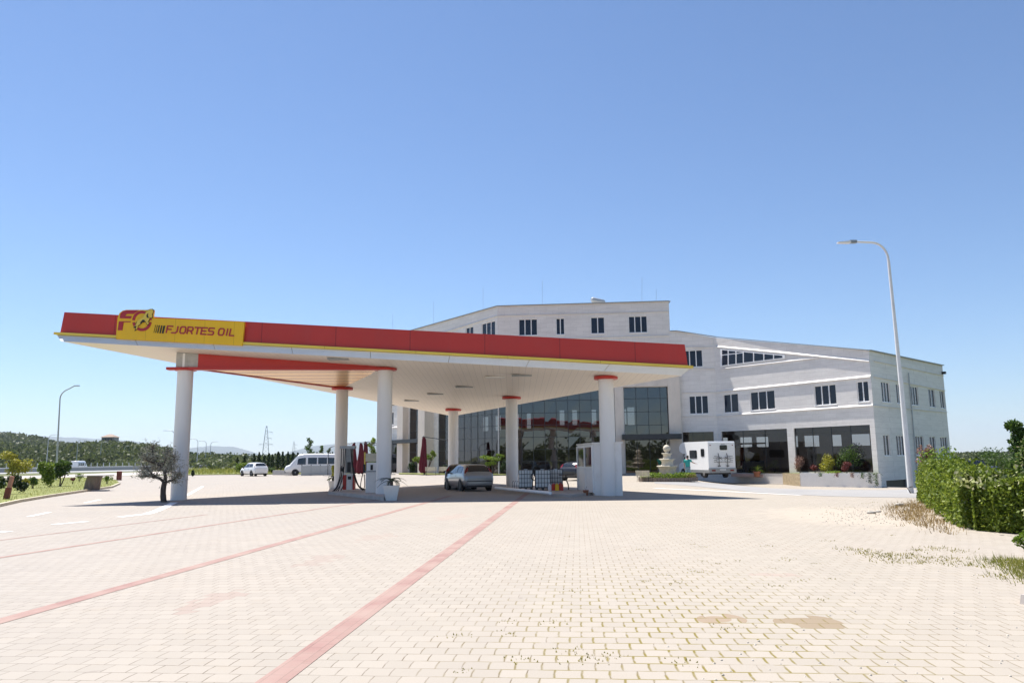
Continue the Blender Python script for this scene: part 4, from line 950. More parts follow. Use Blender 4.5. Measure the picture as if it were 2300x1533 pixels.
q = at(1160, 1098, 41.5); mb = MB()
for k in range(4): x = q.x-.22+.12*k; mb.tube(spl([(x, q.y, .124), (x, q.y, .4), (x+.03, q.y+.05, .52), (x+.1, q.y+.1, .55)]), .012, 5)
mb.tube([(q.x-.22, q.y, .3), (q.x+.16, q.y, .3)], .012, 5); tag(mb.build('wire_rack', M['dark_metal'], loc=(q.x, q.y, .124)), 'black bent wire rack at the foot of the slender back column', 'rack')

# ================================================================ VEHICLES
def lerp_st(st, x):
    if x <= st[0][0]: return st[0][1:]
    for a, b in zip(st, st[1:]):
        if x <= b[0]:
            t = (x-a[0])/(b[0]-a[0]); return tuple(p+(q-p)*t for p, q in zip(a[1:], b[1:]))
    return st[-1][1:]
def half(s):
    zb, zbelt, zt, wl, wb, wt = s
    return [(0, zb), (wl*.86, zb), (wl, zb+.10), (wl+.035, (zb+zbelt)*.5), (wb, zbelt), (wb+(wt-wb)*.5, zbelt+(zt-zbelt)*.55), (wt, zbelt+(zt-zbelt)*.9), (wt*.82, zt), (0, zt+.012)]
def car(name, label, cat, st, paint, wr, axles, W, side_win, rear_gl, front_gl, detail=True, group=None, tw=.2):
    root = thing(name, label, cat, (0, 0, 0), group); xs = []
    for a, b in zip(st, st[1:]):
        k = 3 if b[0]-a[0] > .25 else 2
        xs += [a[0]+(b[0]-a[0])*j/k for j in range(k)]
    xs.append(st[-1][0]); mb = MB(); rows = []
    for x in xs:
        h = half(lerp_st(st, x)); rows.append([(x, y, z) for y, z in h]+[(x, -y, z) for y, z in reversed(h[1:-1])])
    n = len(rows[0]); mb.add([p for r in rows for p in r], [(i*n+k, i*n+(k+1) % n, (i+1)*n+(k+1) % n, (i+1)*n+k) for i in range(len(rows)-1) for k in range(n)], True)
    mb.add(rows[0], [tuple(range(n-1, -1, -1))]); mb.add(rows[-1], [tuple(range(n))]); body = mb.build('body', paint, root)
    for sg in (1, -1):
        for (xa, xb, t0, t1, sk0, sk1) in side_win:     # side windows lie on the greenhouse, a hair proud of it
            g = MB(); k = 6; lo, hi = [], []
            for j in range(k+1):
                f = j/k; out = []
                for t, sk in ((t0, 0), (t1, 1)):
                    x = xa+(xb-xa)*f + (sk0*(1-f)+sk1*f)*sk; h = half(lerp_st(st, x)); seg = [h[4], h[5], h[6]]; tt = t*2; i = min(int(tt), 1); q = (seg[i][0]+(seg[i+1][0]-seg[i][0])*(tt-i), seg[i][1]+(seg[i+1][1]-seg[i][1])*(tt-i))
                    out.append((x, sg*(q[0]+.012), q[1]))
                lo.append(out[0]); hi.append(out[1])
            mid = []
            for a, b in zip(lo, hi):
                h = half(lerp_st(st, (a[0]+b[0])/2)); mid.append(((a[0]+b[0])/2, sg*(h[5][0]+.014), h[5][1]))
            for j in range(k):
                g.quad(lo[j], lo[j+1], mid[j+1], mid[j]); g.quad(mid[j], mid[j+1], hi[j+1], hi[j])
            g.build('side_window', M['car_glass'], root)
    for nm, gspec in (('rear_window', rear_gl), ('windscreen', front_gl)):
        if not gspec: continue
        xa, xb, k_ = gspec; g = MB(); rows_ = []
        sgn = -1 if nm == 'rear_window' else 1
        for j in range(5):
            x = xa+(xb-xa)*j/4; s_ = lerp_st(st, x); rows_.append([(x+sgn*.014, y*s_[5]*k_, s_[2]+.016-abs(y)**3*.03) for y in (-1, -.5, 0, .5, 1)])
        for a, b in zip(rows_, rows_[1:]):
            for j in range(4): g.quad(a[j], a[j+1], b[j+1], b[j])
        g.build(nm, M['car_glass'], root)
    for ax in axles:
        for sg in (1, -1):
            y = sg*(W/2-tw/2-.005); ab = MB(); yy = sg*(lerp_st(st, ax)[3]+.037)
            ab.add([(ax+(wr+.06)*math.cos(a), yy, wr+(wr+.06)*math.sin(a)) for a in np.linspace(0, 2*math.pi, 28, endpoint=False)], [tuple(range(28))]); ab.build('wheel_arch', M['black'], root)
            wm = MB(); prof = [(wr*.62, -tw/2), (wr*.95, -tw/2), (wr, -tw/2+.03), (wr, tw/2-.03), (wr*.95, tw/2), (wr*.62, tw/2)]
            nn = 28; vs = [(ax+r*math.cos(2*math.pi*k/nn), y+sg*.03+o, wr+r*math.sin(2*math.pi*k/nn)) for r, o in prof for k in range(nn)]
            wm.add(vs, [(i*nn+k, i*nn+(k+1) % nn, (i+1)*nn+(k+1) % nn, (i+1)*nn+k) for i in range(5) for k in range(nn)], True); wo = wm.build('wheel', M['rubber'], root)
            rm = MB(); yo = y+sg*(.03+tw/2-.03)
            rm.add([(ax+wr*.63*math.cos(2*math.pi*k/nn), yo-sg*.03, wr+wr*.63*math.sin(2*math.pi*k/nn)) for k in range(nn)], [tuple(range(nn))], m=1)
            for k in range(5):
                a = 2*math.pi*k/5+.3
                for da in (0,):
                    c, s_ = math.cos(a), math.sin(a); px_, pz_ = -s_*.05, c*.05
                    rm.add([(ax+px_+c*.04, yo, wr+pz_+s_*.04), (ax-px_+c*.04, yo, wr-pz_+s_*.04), (ax-px_*1.1+c*wr*.63, yo-sg*.006, wr-pz_*1.1+s_*wr*.63), (ax+px_*1.1+c*wr*.63, yo-sg*.006, wr+pz_*1.1+s_*wr*.63)], [(0, 1, 2, 3)])
            rm.add([(ax+.07*math.cos(2*math.pi*k/12), yo+sg*.004, wr+.07*math.sin(2*math.pi*k/12)) for k in range(12)], [tuple(range(12))]); rm.build('rim', [M['galv'], M['black']], wo)
    return root, body
hatch = [(-2.06, .40, .70, .72, .66, .66, .50), (-2.03, .30, .82, .86, .76, .76, .60), (-1.96, .26, .90, .98, .80, .81, .66), (-1.80, .24, .93, 1.16, .815, .83, .66), (-1.62, .22, .94, 1.33, .82, .835, .63), (-1.45, .2, .94, 1.405, .825, .84, .60), (-.5, .2, .93, 1.44, .825, .84, .59),
         (.2, .2, .92, 1.41, .825, .84, .57), (.5, .2, .92, 1.33, .825, .84, .56), (1.15, .2, .93, .97, .825, .82, .66), (1.55, .21, .84, .88, .82, .78, .62), (1.9, .24, .72, .75, .79, .70, .52), (2.05, .32, .58, .60, .70, .6, .45), (2.1, .38, .5, .52, .6, .52, .4)]
sv, _ = car('hatchback', 'silver hatchback parked in the canopy shade with its rear to us', 'car', hatch, M['silver'], .31, (-1.28, 1.30), 1.70,
           [(-1.45, -.62, .06, .88, .16, .02), (-.54, .30, .06, .88, .02, .02), (.36, .92, .06, .84, -.02, -.36)], (-1.90, -1.50, .93), (.56, 1.1, .95))
def piece(root, name, m, build): mb = MB(); build(mb); return mb.build(name, M[m], root)
def rear_details(root, x, zl, W, lamp=(.09, .30)):
    for sg in (1, -1): piece(root, 'tail_lamp', 'lamp_red', lambda b: b.add([(x+.03, sg*W*.445, zl), (x+.02, sg*W*.36, zl+.02), (x+.2, sg*W*.33, zl+.34), (x+.24, sg*W*.365, zl+.36), (x+.13, sg*W*.452, zl+.17), (x+.15, sg*W*.470, zl+.02)], [(0, 1, 2, 3, 4), (0, 4, 5)]))
    piece(root, 'bumper_strip', 'black', lambda b: b.box(x-.085, -W*.42, .52, x-.05, W*.42, .565)); piece(root, 'number_plate', 'plate', lambda b: b.box(x-.055, -.26, .66, x-.03, .26, .76))
    piece(root, 'tailgate_grip', 'black', lambda b: b.box(x+.015, -.42, .90, x+.045, .42, .935)); piece(root, 'bumper', 'black', lambda b: b.box(x-.06, -W*.41, .22, x+.02, W*.41, .32))
    for sg in (1, -1): piece(root, 'mirror', 'black', lambda b: b.blob((.78, sg*(W/2+.06), .98), (.07, .1, .075), 8))
    for sg in (1, -1):
        for xx in (-.52, .42): piece(root, 'door_handle', 'black', lambda b: b.box(xx, sg*(W/2-.012)-.012, .80, xx+.16, sg*(W/2-.012)+.012, .83))
rear_details(sv, -1.975, .93, 1.70)
def put(o, p, head, z=0.0, rear=2.06):
    h = R(head); o.location = (p.x+rear*math.cos(h), p.y+rear*math.sin(h), z+.005); o.rotation_euler = (0, 0, h)
dk = dup(sv, label='dark car beyond the silver hatchback, mostly hidden by it'); dk.name = 'hatchback'
def recol(root, m):
    for ch in bpy.data.objects:
        if ch.parent == root and ch.name.startswith('body'): ch.data = ch.data.copy(); ch.data.materials[0] = m
recol(dk, M['car_dark'])
dk2 = dup(sv, label='black car with a red tail lamp parked behind the cabin'); recol(dk2, M['car_dark'])
put(sv, gnd(1077, 1103), 111); put(dk, Vector((-3.15, 45.3, 0)), 93); put(dk2, at(1275, 1078, 60), 52)
suv = [(-2.18, .45, .80, .82, .70, .70, .55), (-2.14, .34, .95, .99, .80, .80, .66), (-2.0, .28, 1.02, 1.18, .84, .85, .68), (-1.8, .26, 1.04, 1.42, .85, .86, .66), (-1.6, .24, 1.04, 1.54, .86, .87, .63), (-.4, .24, 1.02, 1.60, .86, .87, .62),
       (.35, .24, 1.0, 1.55, .86, .87, .60), (1.2, .24, 1.01, 1.06, .86, .85, .68), (1.7, .25, .92, .97, .85, .80, .62), (2.05, .3, .78, .82, .8, .7, .5), (2.2, .4, .6, .62, .66, .58, .4)]
wc, _ = car('white_car', 'white car parked in the sun at the far edge of the court', 'car', suv, M['car_white'], .34, (-1.32, 1.34), 1.80,
            [(-1.6, -.6, .06, .86, .16, .02), (-.52, .42, .06, .86, .02, -.12), (.5, 1.0, .06, .8, -.02, -.40)], (-1.98, -1.64, .93), (.46, 1.12, .95))
rear_details(wc, -2.09, .98, 1.80); put(wc, gnd(586, 1069), 132)
van = [(-3.2, .45, 1.15, 2.45, .90, .93, .82), (-3.12, .36, 1.15, 2.56, .93, .97, .86), (-1.0, .34, 1.15, 2.62, .94, .98, .86), (1.0, .34, 1.15, 2.60, .94, .98, .86), (1.6, .34, 1.15, 2.48, .94, .98, .82), (2.0, .34, 1.15, 2.10, .94, .97, .76), (2.45, .34, 1.15, 1.52, .93, .95, .78),
       (2.6, .34, 1.12, 1.30, .92, .93, .78), (3.05, .38, .98, 1.12, .88, .86, .68), (3.2, .45, .7, .85, .8, .74, .6)]
mbus, _ = car('minibus', 'white high-roofed minibus with dark side windows parked behind a grey fence', 'minibus', van, M['car_white'], .36, (-1.9, 1.95), 1.96,
              [(-2.95, -1.9, .12, .66, 0, 0), (-1.75, -.7, .12, .66, 0, 0), (-.55, .5, .12, .66, 0, 0), (.75, 1.75, .10, .66, 0, -.12)], None, (1.72, 2.42, .95))
for sg in (1, -1): piece(mbus, 'headlamp', 'lamp_clear', lambda b: b.obox((3.06, sg*.62, .86), (.12, .3, .2)))
piece(mbus, 'bumper', 'grey_metal', lambda b: b.box(3.0, -.84, .34, 3.25, .84, .62)); piece(mbus, 'grille', 'black', lambda b: b.box(3.13, -.42, .70, 3.19, .42, .84))
put(mbus, at(700, 1064, 95.5), 196, rear=0)
v2 = dup(mbus, label='small white van driving along the highway behind the barrier', scale=.9); put(v2, at(178, 1050, 188), 96, rear=0); v2['category'] = 'van'
v3 = dup(mbus, label='pale parked van half out of frame behind the right hedge'); put(v3, at(2500, 1040, 30), 205, rear=0); v3['category'] = 'van'

# motorhome
cp_ = gnd(1624, 1073); mh = thing('motorhome', 'white motorhome with a folded bicycle rack on its back parked at the glass front', 'motorhome', (0, 0, 0)); W2 = 1.2
prof = [(-3, .62), (-3.03, 2.86), (-2.95, 2.98), (1.5, 3.0), (2.1, 2.88), (2.42, 2.55), (2.40, 2.25), (1.8, 2.02), (1.25, 1.98), (1.25, .55)]
mb = MB(); mb.ext([(x, -W2, z) for x, z in prof], (0, 2*W2, 0)); mb.build('living_body', M['car_white'], mh)
mb = MB(); mb.ext([(x, -.95, z) for x, z in ((1.26, .5), (1.26, 1.96), (1.9, 1.9), (2.45, 1.28), (3.05, 1.12), (3.15, .8), (3.12, .45))], (0, 1.9, 0)); mb.build('cab', M['car_white'], mh)
for sg in (1, -1): piece(mh, 'cab_window', 'car_glass', lambda b: b.add([(1.4, sg*.957, 1.25), (2.3, sg*.957, 1.28), (1.88, sg*.957, 1.8), (1.4, sg*.957, 1.84)], [(0, 1, 2, 3)]))
piece(mh, 'rear_skirt', 'grey_metal', lambda b: (b.box(-3.1, -W2-.01, .42, -2.98, W2+.01, .80), b.box(-2.98, -W2-.012, .42, 1.2, -W2+.05, .66), b.box(-2.98, W2-.05, .42, 1.2, W2+.012, .66)))
for sg in (1, -1):
    piece(mh, 'tail_lamp', 'lamp_red', lambda b: b.box(-3.125, sg*.82-.16, .55, -3.09, sg*.82+.16, .68)); piece(mh, 'marker_lamp', 'lamp_red', lambda b: b.box(-3.05, sg*1.0-.05, 2.62, -3.02, sg*1.0+.05, 2.68))
piece(mh, 'number_plate', 'plate', lambda b: b.box(-3.12, -.28, .62, -3.095, .28, .73))
def rrect(b, x, y0, y1, z0, z1, r=.09, t=.03):
    P = []
    for cy_, cz_, a0 in ((y1-r, z1-r, 0), (y0+r, z1-r, 90), (y0+r, z0+r, 180), (y1-r, z0+r, 270)):
        P += [(x, cy_+r*math.cos(R(a0+k*30)), cz_+r*math.sin(R(a0+k*30))) for k in range(4)]
    b.ext(P, (t, 0, 0))
piece(mh, 'rear_window', 'car_glass', lambda b: rrect(b, -3.06, -.5, .06+.1, 2.26, 2.66)); piece(mh, 'rear_vent', 'grey_metal', lambda b: b.box(-3.05, -.3, 2.74, -3.02, .02, 2.78))
def sidewin(x0, x1, z0, z1):
    for sg in (1, -1):
        def f(b):
            P = []; r = .1
            for cx_, cz_, a0 in ((x1-r, z1-r, 0), (x0+r, z1-r, 90), (x0+r, z0+r, 180), (x1-r, z0+r, 270)): P += [(cx_+r*math.cos(R(a0+k*30)), sg*(W2+.004), cz_+r*math.sin(R(a0+k*30))) for k in range(4)]
            b.ext(P, (0, sg*.025, 0))
        piece(mh, 'side_window', 'car_glass', f)
sidewin(-1.0, .35, 1.6, 2.28); sidewin(-2.35, -1.75, 1.75, 2.38)
def rack(b):
    for sg in (-1, 1):
        y = sg*.38-.05; b.tube([(-3.05, y, 2.0), (-3.16, y, 1.75), (-3.16, y, .95), (-3.05, y, .9)], .025, 6); b.tube([(-3.16, y-.12, .98), (-3.16, y+.12, .98)], .04, 6)
        for k in range(2): b.tube([(-3.17, y, 1.72-.18*k), (-3.2, y+sg*.45, 1.78-.36*k)], .018, 5); b.tube([(-3.17, y, 1.72-.18*k), (-3.2, y-sg*.22, 1.5+.2*k)], .018, 5)
        b.tube([(-3.18, y+.27*math.cos(a), 1.48+.27*math.sin(a)) for a in np.linspace(0, 2*math.pi, 17)], .008, 4)
    b.tube([(-3.16, -.95, 1.62), (-3.16, .85, 1.62)], .016, 5); b.tube([(-3.16, -.9, 1.3), (-3.16, .8, 1.3)], .016, 5)
piece(mh, 'bicycle_rack', 'dark_metal', rack)
for ax in (-1.75, 2.2):
    for sg in (1, -1):
        mb = MB(); n_ = 24; vs = [(ax+r*math.cos(2*math.pi*k/n_), sg*.92+o, .36+r*math.sin(2*math.pi*k/n_)) for r, o in ((.2, -.12), (.36, -.12), (.36, .12), (.2, .12)) for k in range(n_)]
        mb.add(vs, [(i*n_+k, i*n_+(k+1) % n_, (i+1)*n_+(k+1) % n_, (i+1)*n_+k) for i in range(3) for k in range(n_)], True); wo = mb.build('wheel', M['rubber'], mh)
        mb = MB(); mb.add([(ax+.21*math.cos(2*math.pi*k/n_), sg*1.02, .36+.21*math.sin(2*math.pi*k/n_)) for k in range(n_)], [tuple(range(n_))]); mb.build('rim', M['galv'], wo)
piece(mh, 'chassis', 'black', lambda b: b.box(-2.9, -.8, .3, 2.8, .8, .5))
put(mh, cp_, 103, rear=3.05)
tb_ = thing('truck', 'blue truck cab showing above the dip in the right hedge', 'truck', tuple(V3(at(2172, 1080, 34), 0)))
q = at(2172, 1070, 34); mb = MB(); mb.obox((q.x, q.y, .75), (1.1, 2.2, .9), .2); mb.build('body', M['truck_blue'], tb_)
mb = MB(); mb.obox((q.x-.2, q.y-.6, 1.3), (.9, .9, .28), .2, taper=.85); mb.build('cab_window', M['car_glass'], tb_)
for dx in (-.45, .45):
    for dy in (-.8, .8): mb = MB(); mb.tube([(q.x+dx-.1, q.y+dy, .3), (q.x+dx+.1, q.y+dy, .3)], .3, 14); mb.build('wheel', M['rubber'], tb_)
# yellow machine in the showroom
def machine(u, Y, label, rz):
    q = at(u, 1050, Y); t = thing('yellow_machine', label, 'machine', (q.x, q.y, .27)); b = MB(); b.obox((q.x, q.y, 1.0), (1.3, 2.2, .7), rz); b.build('chassis', M['dark_metal'], t)
    b = MB(); pr = [(-.75, 1.35), (-.75, 2.1), (-.62, 2.45), (-.3, 2.62), (.3, 2.62), (.62, 2.45), (.75, 2.1), (.75, 1.35)]; b.ext([(q.x+x, q.y-.9, z) for x, z in pr], (0, 1.8, 0)); b.build('hood', M['yellow_machine'], t)
    for dx in (-.75, .75):
        b = MB(); n_ = 20; b.ext([(q.x+dx-.15, q.y+.5+.45*math.cos(2*math.pi*k/n_), .72+.45*math.sin(2*math.pi*k/n_)) for k in range(n_)], (.3, 0, 0)); b.build('wheel', M['rubber'], t)
    b = MB(); b.obox((q.x, q.y, 2.95), (1.9, 2.0, .12), rz); b.build('canopy_roof', M['yellow_machine'], t)
machine(1667, 75.5, 'yellow machine behind the showroom glass, left of the other one', .1); machine(1692, 74.0, 'yellow machine behind the showroom glass nearest the dark doorway', .1)

# ================================================================ FORECOURT: FOUNTAIN, PERSON, BENCHES, UMBRELLAS
fc = at(1500, 1070, 57.0); fc.z = 0
ft = thing('fountain', 'pale carved stone fountain of three tiers topped by a ball', 'fountain', tuple(fc))
wob = lambda amp, n: (lambda j, t: 1+amp*(.5+.5*math.cos(n*t)) if j in (3, 4, 5) else 1)
mb = MB(); mb.lathe([(.72, .1), (.62, .3), (.58, .75), (.60, .98), (.74, 1.08), (.66, 1.12), (.3, 1.1)], fc, 48, wob=wob(.10, 8)); mb.build('tier', M['stone_pale'], ft)
mb = MB(); mb.lathe([(.5, 1.08), (.42, 1.2), (.4, 1.4), (.44, 1.5), (.56, 1.58), (.48, 1.62), (.2, 1.6)], fc, 48, wob=wob(.10, 8)); mb.build('tier', M['stone_pale'], ft)
mb = MB(); mb.lathe([(.34, 1.58), (.27, 1.68), (.26, 1.84), (.29, 1.94), (.38, 2.0), (.32, 2.03), (.1, 2.02)], fc, 48, wob=wob(.10, 8)); mb.build('tier', M['stone_pale'], ft)
mb = MB(); mb.lathe([(.16, 2.0), (.12, 2.08), (.15, 2.12)], fc, 20); mb.blob((fc.x, fc.y, 2.35), .27, 20); mb.tube([(fc.x, fc.y, 2.6), (fc.x+.01, fc.y, 2.78)], [.03, .012], 6); mb.build('finial_ball', M['stone_pale'], ft)
rg = thing('round_planter', 'ring of low green hedge round the fountain inside a small picket edging', 'planter', tuple(fc))
mb = MB(); mb.lathe([(2.0, 0), (2.0, .22), (1.1, .26), (.7, .2)], fc, 48); mb.build('bed', M['soil'], rg)
mb = MB(); n_ = 70
for k in range(n_):
    a = 2*math.pi*k/n_; mb.obox((fc.x+2.12*math.cos(a), fc.y+2.12*math.sin(a), .14+.012*math.sin(k*2.3)), (.04, .15, .28), a)
mb.tube([(fc.x+2.08*math.cos(a), fc.y+2.08*math.sin(a), .2) for a in np.linspace(0, 2*math.pi, 49)], .015, 5); mb.build('picket_edging', M['stone_brown'], rg)
mb = MB(); th = rng.uniform(0, 2*math.pi, 7000); rr = rng.uniform(1.35, 2.0, 7000); zz = .2+.42*rng.uniform(0, 1, 7000)*(1-.2*np.sin(th*9)**2)
mb.leaves(np.stack([fc.x+rr*np.cos(th), fc.y+rr*np.sin(th), zz], 1), .1, .6, .6); mb.build('hedge_ring', M['lf_bright'], rg)
mb = MB(); th = rng.uniform(-.5, 1.2, 900); rr = rng.uniform(1.7, 2.05, 900); mb.leaves(np.stack([fc.x+rr*np.cos(th-.6), fc.y+rr*np.sin(th-.6), rng.uniform(.2, .5, 900)], 1), .08, .6, .4); mb.build('dry_plants', M['lf_dry'], rg)

def skin(name, verts, edges, radii, m, parent=None, loc=None, sub=2):
    me = bpy.data.meshes.new(name); me.from_pydata(verts, edges, []); o = bpy.data.objects.new(name, me); COL.objects.link(o); me.materials.append(m)
    md = o.modifiers.new('skin', 'SKIN'); me.skin_vertices or me.attributes
    for i, r in enumerate(radii): d = me.skin_vertices[0].data[i]; d.radius = (r, r) if not isinstance(r, tuple) else r; d.use_root = i == 0
    md.use_smooth_shade = True; s_ = o.modifiers.new('sub', 'SUBSURF'); s_.levels = s_.render_levels = sub
    if parent is not None: o.parent = parent
    return o
pe = thing('person', 'person in a teal shirt and grey-blue trousers reaching one arm out to the motorhome', 'person', (0, 0, 0))
def body_of(root):
    V = [(0, 0, .95), (0, .01, 1.12), (0, .015, 1.32), (0, .01, 1.46), (0, .015, 1.54), (0, .03, 1.63), (0, .03, 1.73),
         (.19, 0, 1.43), (.33, .10, 1.28), (.50, .20, 1.20), (-.19, 0, 1.43), (-.25, -.02, 1.16), (-.24, .08, .93),
         (.09, 0, .88), (.11, .02, .50), (.11, -.02, .10), (.12, .12, .04), (-.09, 0, .88), (-.12, .05, .50), (-.13, -.04, .10), (-.14, .10, .04),
         (.56, .23, 1.18), (-.24, .11, .86)]
    Ed = [(0, 1), (1, 2), (2, 3), (3, 4), (4, 5), (5, 6), (3, 7), (7, 8), (8, 9), (9, 21), (3, 10), (10, 11), (11, 12), (12, 22), (0, 13), (13, 14), (14, 15), (15, 16), (0, 17), (17, 18), (18, 19), (19, 20)]
    rad = [.135, .125, .15, .115, .055, .088, .085, .06, .045, .032, .06, .045, .032, .088, .062, .042, .038, .088, .062, .042, .038, .034, .034]
    skin('body', V, Ed, rad, M['skin'], root)
    for base, dr in ((Vector((.58, .24, 1.18)), Vector((.85, .4, -.12))), (Vector((-.24, .115, .83)), Vector((-.02, .2, -1)))):
        dr.normalize(); sd = dr.cross(Vector((0, 0, 1)) if abs(dr.z) < .8 else Vector((0, 1, 0))).normalized()
        V2 = [tuple(base)]; E2 = []; r2 = [.028]
        for k, (o_, l) in enumerate(((-.03, .075), (-.01, .09), (.01, .085), (.028, .065))):
            a = base+sd*o_+dr*.04; V2 += [tuple(a), tuple(a+dr*l*.55), tuple(a+dr*l+Vector((0, 0, -.012)))]; i = len(V2)-3; E2 += [(0, i), (i, i+1), (i+1, i+2)]; r2 += [.011, .0095, .008]
        a = base-sd*.02; V2 += [tuple(a-sd*.03+dr*.02), tuple(a-sd*.045+dr*.055)]; i = len(V2)-2; E2 += [(0, i), (i, i+1)]; r2 += [.012, .009]
        skin('hand', V2, E2, r2, M['skin'], root, sub=1)
    sh = skin('shirt', [(0, 0, .90), (0, .01, 1.1), (0, .015, 1.32), (0, .01, 1.45), (.19, 0, 1.425), (.30, .075, 1.31), (-.19, 0, 1.425), (-.245, -.015, 1.22)],
         [(0, 1), (1, 2), (2, 3), (3, 4), (4, 5), (3, 6), (6, 7)], [(.20, .175), (.185, .165), (.215, .185), (.15, .15), .09, .072, .09, .072], M['teal'], root)
    skin('trousers', [(0, 0, .93), (.09, 0, .87), (.11, .02, .50), (.11, -.02, .12), (-.09, 0, .87), (-.12, .05, .50), (-.13, -.04, .12)], [(0, 1), (1, 2), (2, 3), (0, 4), (4, 5), (5, 6)], [.15, .115, .083, .066, .115, .083, .066], M['denim'], root)
    mb = MB()
    for s_ in (-1, 1): mb_ = MB(); mb_.obox((s_*.125, .06, .035), (.1, .28, .07), s_*-.1, taper=.85); mb_.build('shoe', M['black'], root)
    hb_ = MB(); hb_.blob((0, .015, 1.70), (.098, .115, .105), 14); hb_.build('hair', M['hair'], root)
    fm = MB(); fm.blob((0, .145, 1.665), (.016, .025, .022), 8); fm.build('nose', M['skin'], root)
    for s_ in (-1, 1): e = MB(); e.blob((s_*.095, .03, 1.67), (.016, .028, .035), 8); e.build('ear', M['skin'], root)
    for s_ in (-1, 1): e = MB(); e.blob((s_*.036, .113, 1.69), (.015, .01, .009), 8); e.build('eye', M['black'], root)
    e = MB(); e.blob((0, .118, 1.615), (.028, .01, .007), 8); e.build('mouth', M['red_post'], root)
body_of(pe); q = at(1546, 1072, 60.6); pe.location = (q.x, q.y, .004); pe.rotation_euler = (0, 0, R(-18)); pe.scale = (1.03,)*3

# benches: pale slats on dark legs
bn = thing('bench', 'pale slatted bench on thin dark legs left of the fountain', 'bench', (0, 0, 0), 'slatted benches on the forecourt')
def bench_parts(root):
    mb = MB(); [mb.box(-.75, -.22+.11*k, .42, .75, -.13+.11*k, .45) for k in range(4)]; mb.box(-.7, -.2, .405, .7, .2, .42); mb.build('seat', M['wood'], root)
    mb = MB(); [mb.box(-.75, .24+.02*k, .52+.11*k, .75, .265+.02*k, .61+.11*k) for k in range(4)]; mb.box(-.03, .27, .45, .03, .31, .9); mb.build('backrest', M['wood'], root)
    for x in (-.62, .62):
        mb = MB(); mb.tube([(x, -.24, 0), (x, -.18, .42)], .02, 6); mb.tube([(x, -.18, .42), (x, .22, .40)], .02, 6); mb.build('leg', M['dark_metal'], root)
        mb = MB(); mb.tube([(x, .30, 0), (x, .22, .42), (x, .31, .92)], .02, 6); mb.build('leg', M['dark_metal'], root)
bench_parts(bn)
def place(o, p, rz, z=None): o.location = (p.x, p.y, (hz(p.x, p.y) if z is None else z)+.004); o.rotation_euler = (0, 0, rz)
place(bn, at(1447, 1081, 56), R(145)); bn.scale = (.72, .8, .85)
b2 = dup(bn, label='pale slatted bench beneath the folded maroon umbrella'); place(b2, at(968, 1071, 74), R(8))
b3 = dup(bn, label='pale slatted bench between the umbrella and the dark parked car'); place(b3, at(997, 1070, 75), R(-6))

# cantilever umbrellas, folded
um = thing('folded_umbrella', 'folded maroon cantilever umbrella in front of the mirrored glass', 'umbrella', (0, 0, 0), 'folded maroon umbrellas')
def umb(root):
    mb = MB(); mb.tube(spl([(2.75, 0, 0), (2.75, 0, 1.6), (2.72, 0, 2.6), (2.5, 0, 3.0), (1.6, 0, 3.2), (0, 0, 3.42), (-.06, 0, 3.36)]), .035, 8); mb.build('mast', M['dark_metal'], root)
    mb = MB(); mb.box(2.35, -.4, .005, 3.15, .4, .08); mb.build('base', M['concrete'], root)
    mb = MB(); prof = [(.08, 3.42), (.15, 3.2), (.19, 2.6), (.23, 1.9), (.29, 1.1), (.33, .5), (.25, .3), (.12, .28)]; n = 32; vs = []
    for j, (r, z) in enumerate(prof):
        for k in range(n):
            t = 2*math.pi*k/n; r2 = r*(1+.32*math.cos(8*t+j*.4)+.1*math.sin(3*t+j)); vs.append((r2*math.cos(t)+.03*math.sin(j*1.1), r2*math.sin(t), z-.12*max(0, math.cos(8*t+j*.4))*(j > 5)))
    mb.add(vs, [(i*n+k, i*n+(k+1) % n, (i+1)*n+(k+1) % n, (i+1)*n+k) for i in range(len(prof)-1) for k in range(n)], True); mb.build('canopy_cloth', M['maroon'], root)
    mb = MB(); mb.cyl((0, 0), .05, 3.38, 3.5, 10); mb.build('crown', M['dark_metal'], root)
umb(um); place(um, at(951, 1066, 76), 0); um.scale = (1.05, 1.05, 1.08)
for px, Y, rz, lb_, sc in ((794, 78, 180, 'folded maroon umbrella seen just right of the tall fuel pump', .94), (809, 76, 10, 'folded maroon umbrella in the middle of the three by the pumps', .92), (819.5, 80, 4, 'folded maroon umbrella right beside the white fuel pump', .98)):
    u_ = dup(um, label=lb_, scale=sc); place(u_, at(px, 1068, Y), R(rz))

